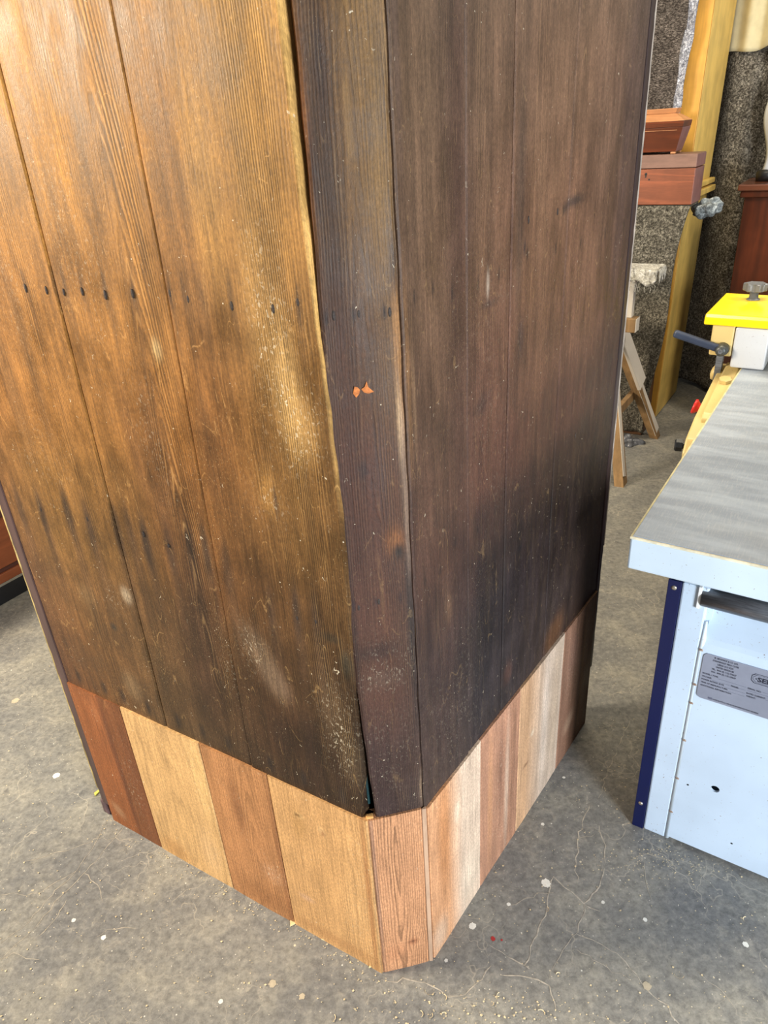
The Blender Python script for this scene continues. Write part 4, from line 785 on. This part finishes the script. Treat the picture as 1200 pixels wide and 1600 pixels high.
# grey wad of padding at the waist of the pine cupboard
bm = bmesh.new(); bmesh.ops.create_icosphere(bm, subdivisions=4, radius=1)
for v in bm.verts:
    p = v.co; k = 1+.22*math.sin(p.x*5+p.z*4)+.13*math.sin(p.y*9+p.x*3)+.03*math.sin(p.z*9)
    v.co = Vector((p.x*.06*k, p.y*.062*k, p.z*.040*k-.02*p.y))
wad = from_bm('padding_wad', bm, felt('pale_grey_padding', (130, 138, 140), (206, 214, 216), 60), smooth=True)
wad.location = BC+EX*.205-EL*.040+Vector((0, 0, 1.163)); wad.rotation_euler = (0.1, .2, BACKROT); tag(wad, 'crumpled pale grey padding wad under the end of the larger wooden box', 'padding')

# blanket hung at the back, cream cloth above it
hb = Vector((1.955, 4.58, 0)); hdir = Vector((.8329, -.5534, 0))
hbo = bpy.data.objects.new('x', None); bpy.data.objects.remove(hbo)
def hang(a, b):
    z = .03+1.92*(1-b); w_ = .46+.03*b; fold = .06*math.sin(a*8.5-.8*b+1.6)+.012*math.sin(a*19+b*2)
    p = hdir*(a*w_+.03*b)+EX*(fold-.09*a); return (p.x, p.y, z)
hbl = sheet('hanging_blanket', hang, 60, 60, m_blk2, None, .012); hbl.location = hb; tag(hbl, 'dark grey felt blanket hanging in folds beside the pine cupboard', 'blanket')
def cream(a, b):
    z = 2.45-.60*b+.05*b*(a-.3)+.012*math.sin(a*11)*b; f = .025*math.sin(a*13+b)+.012*math.sin(a*31); p = hdir*(a*.46+.02)+EX*(f-.05-.16*a); return (p.x, p.y, z)
cr = sheet('cream_cloth', cream, 50, 30, plain('cream_cotton', (218, 208, 172), .9, 0, .08, 14, .1, .2), None, .004); cr.location = hb; tag(cr, 'cream cotton cloth draped over the top of the dark hanging blanket', 'cloth')

# mahogany chest at the right edge
mc = empty('mahogany_chest', (1.875, 3.90, 0), 'dark polished mahogany chest with moulded top behind the yellow guard', 'chest', rz=BACKROT)
m_pol = wood('polished_mahogany', (84, 38, 18), .55, (8, 8, .9), .28, 8, .5, .5, .3); m_polt = wood('polished_mahogany_top', (112, 66, 46), .75, (8, 1, 8), .22, 8, .3, .5, .4)
bxo('carcass', (.03, .40, -.70, -.035, 0.0, 1.19), m_pol, mc, .003)
bxo('top_slab', (.0, .42, -.72, .0, 1.222, 1.252), m_polt, mc, .006, 3); bxo('top_moulding', (.012, .41, -.71, -.014, 1.1905, 1.2215), m_pol, mc, .005, 2)
# black foot and hanging white plastic at the frame's right edge
pf = bmesh.new(); pc_ = Vector((1.875, 3.90, 1.2525))+EX*.20-EL*.10
lathe(pf, pc_, (0, 0, 1), [(0, .050), (.035, .052), (.045, .048), (.050, .046)], 28)
o = from_bm('black_pot', pf, m_black, None, True); tag(o, 'round black pot standing on the mahogany chest beside white plastic sheeting', 'pot')
ps = NT('white_plastic_sheet'); ps.fin(lin((226, 232, 240)), .25, 0, .5); ps.b.inputs['Transmission Weight'].default_value = .25
def plas(a, b):
    z = .02+.56*(1-b); edge = .020*math.sin(b*9)-.02*max(0, .35-abs(b-.3))*2; p = -EL*(edge+.22*a)+EX*(.02*math.sin(a*12+b*4)); return (p.x, p.y, z)
o = sheet('plastic_sheet', plas, 24, 30, ps.m, None, .002); o.location = Vector((1.875, 3.90, 1.2525))+EX*.36-EL*.045; tag(o, 'crumpled white plastic sheet hanging behind the black pot on the mahogany chest', 'plastic sheet')

# ------------------------------------------------------------------ sawhorse
sh = empty('sawhorse', (1.35, 3.43, 0), 'white splashed wooden sawhorse with splayed legs behind the cupboard', 'sawhorse', rz=BACKROT)
m_saw = wood('weathered_trestle_wood', (154, 122, 82), .65, (12, 12, 1.5), .8, 8, .4); m_sawp = painted('white_splashed_wood', (214, 206, 194), .8, 1.0, (130, 100, 66))
for sx in (.0, .80):
    for sy in (-1, 1):
        foot = Vector((sy*.335, 0 if sx == 0 else sx+.16, .0)); top_ = Vector((sy*.035-.03, .20 if sx == 0 else sx-.02, .70))
        bm = bmesh.new(); bar(bm, foot+Vector((0, 0, .012)), top_, .045, .07, (0, 1, 0))
        for v in bm.verts:
            if v.co.z < .05: v.co.z = 0.0
        lo = from_bm('leg', bm, m_saw, sh); sd_ = Vector((0, -.0232, -.003))
        bm = bmesh.new(); bar(bm, foot.lerp(top_, .06)+sd_, foot.lerp(top_, .97)+sd_, .0022, .066, (0, 1, 0)); from_bm('whitewashed_side', bm, m_sawp, lo)
        if sx == 0 and sy > 0:
            sd_ = Vector((0, -.034, -.004)); bm = bmesh.new(); bar(bm, foot.lerp(top_, .50)+sd_, foot.lerp(top_, .93)+sd_, .018, .10, (0, 1, 0)); bevel(bm, .003, 1); from_bm('leg_cheek', bm, m_sawp, sh)
bxo('beam', (-.062, .005, .075, .90, .668, .735), m_saw, sh, .004); bxo('beam_end', (-.060, .003, .0725, .0748, .670, .733), m_sawp, sh)
bxo('stretcher', (-.20, .20, .10, .125, .25, .30), m_saw, sh, .003)
pr = empty('padded_rest', Vector((1.35, 3.43, .7355))+EL*.10-EX*.03, 'board on a post above the sawhorse, padded with frayed white cloth', 'work support', rz=BACKROT)
bxo('post', (-.02, .02, .0, .035, 0, .195), m_sawp, pr, .003); bxo('board', (-.06, .06, -.10, .5, .196, .222), m_saw, pr, .003)
bm = bmesh.new(); box(bm, -.066, .066, -.105, .49, .2225, .236); bmesh.ops.subdivide_edges(bm, edges=bm.edges[:], cuts=5, use_grid_fill=True)
for v in bm.verts: v.co += Vector((random.gauss(0, .0015), random.gauss(0, .0015), random.gauss(0, .0012)))
m_fray = felt('frayed_white_cloth', (176, 172, 160), (228, 226, 220), 90); from_bm('cloth_pad', bm, m_fray, pr)
def frayf(a, b): return (-.067-.006*b-.004*math.sin(a*20), -.108+.56*a, .234-.06*b*(0.75+.25*math.sin(a*31)+.35*math.sin(a*13)))
sheet('cloth_fringe', frayf, 60, 6, m_fray, pr, .003)
def frays(a, b): return (-.066+.13*a, -.110-.006*b, .234-.05*b*(.8+.4*math.sin(a*17)))
sheet('cloth_fringe', frays, 30, 6, m_fray, pr, .003)
bm = bmesh.new()
for k in range(16):
    x, y = -.072, -.10+random.random()*.2; q = Vector((x, y, .19)); prev = q
    for i in range(4):
        nx = prev+Vector((random.gauss(-.001, .003), random.gauss(0, .006), -.014)); bar(bm, prev, nx, .0015, .0015, (1, .3, 0)); prev = nx
from_bm('loose_thread', bm, m_fray, pr, kind='stuff')

# crumpled scrap of plastic on the floor behind the sawhorse
bm = bmesh.new(); bmesh.ops.create_icosphere(bm, subdivisions=4, radius=1)
for v in bm.verts:
    p = v.co.copy(); k = 1+.25*math.sin(p.x*7+1)+.2*math.sin(p.y*8+p.x*4)+.1*math.sin(p.y*17); v.co = Vector((p.x*.07*k, p.y*.045*k, max(0, p.z)*.04*k))
scr = from_bm('plastic_scrap', bm, plain('grey_plastic_film', (96, 98, 104), .25, 0, .4, 40), smooth=True); scr.location = at(978, 694, 0); tag(scr, 'crumpled grey plastic scrap on the floor between the sawhorse legs', 'scrap')

# ------------------------------------------------------------------ low chest at the left
c0 = at(0, 947); lc = empty('low_chest', c0-EX*.55, 'low red brown wooden chest on a black plinth at the left edge', 'chest', rz=BACKROT)
m_red2 = wood('red_chest_wood', (160, 88, 52), .7, (1.2, 10, 10), .45, 8, .35); m_dkm = wood('dark_chest_moulding', (92, 50, 44), .7, (1.2, 10, 10), .4, 8, .35)
bxo('plinth', (0, 1.2, .0, .45, 0, .075), plain('black_plinth', (26, 28, 34), .5), lc, .002)
bxo('metal_strip', (-.001, 1.201, -.002, .45, .0755, .086), plain('pale_metal_strip', (170, 168, 160), .4, .5), lc, .001)
bxo('lower_rail', (0, 1.2, -.004, .45, .0865, .125), m_red2, lc, .003); bxo('groove', (.004, 1.196, .006, .45, .1255, .145), m_dkm, lc)
bxo('front_board', (0, 1.2, .0, .45, .1455, .350), m_red2, lc, .002); bxo('top_moulding', (-.01, 1.21, -.012, .46, .3505, .385), m_dkm, lc, .004)
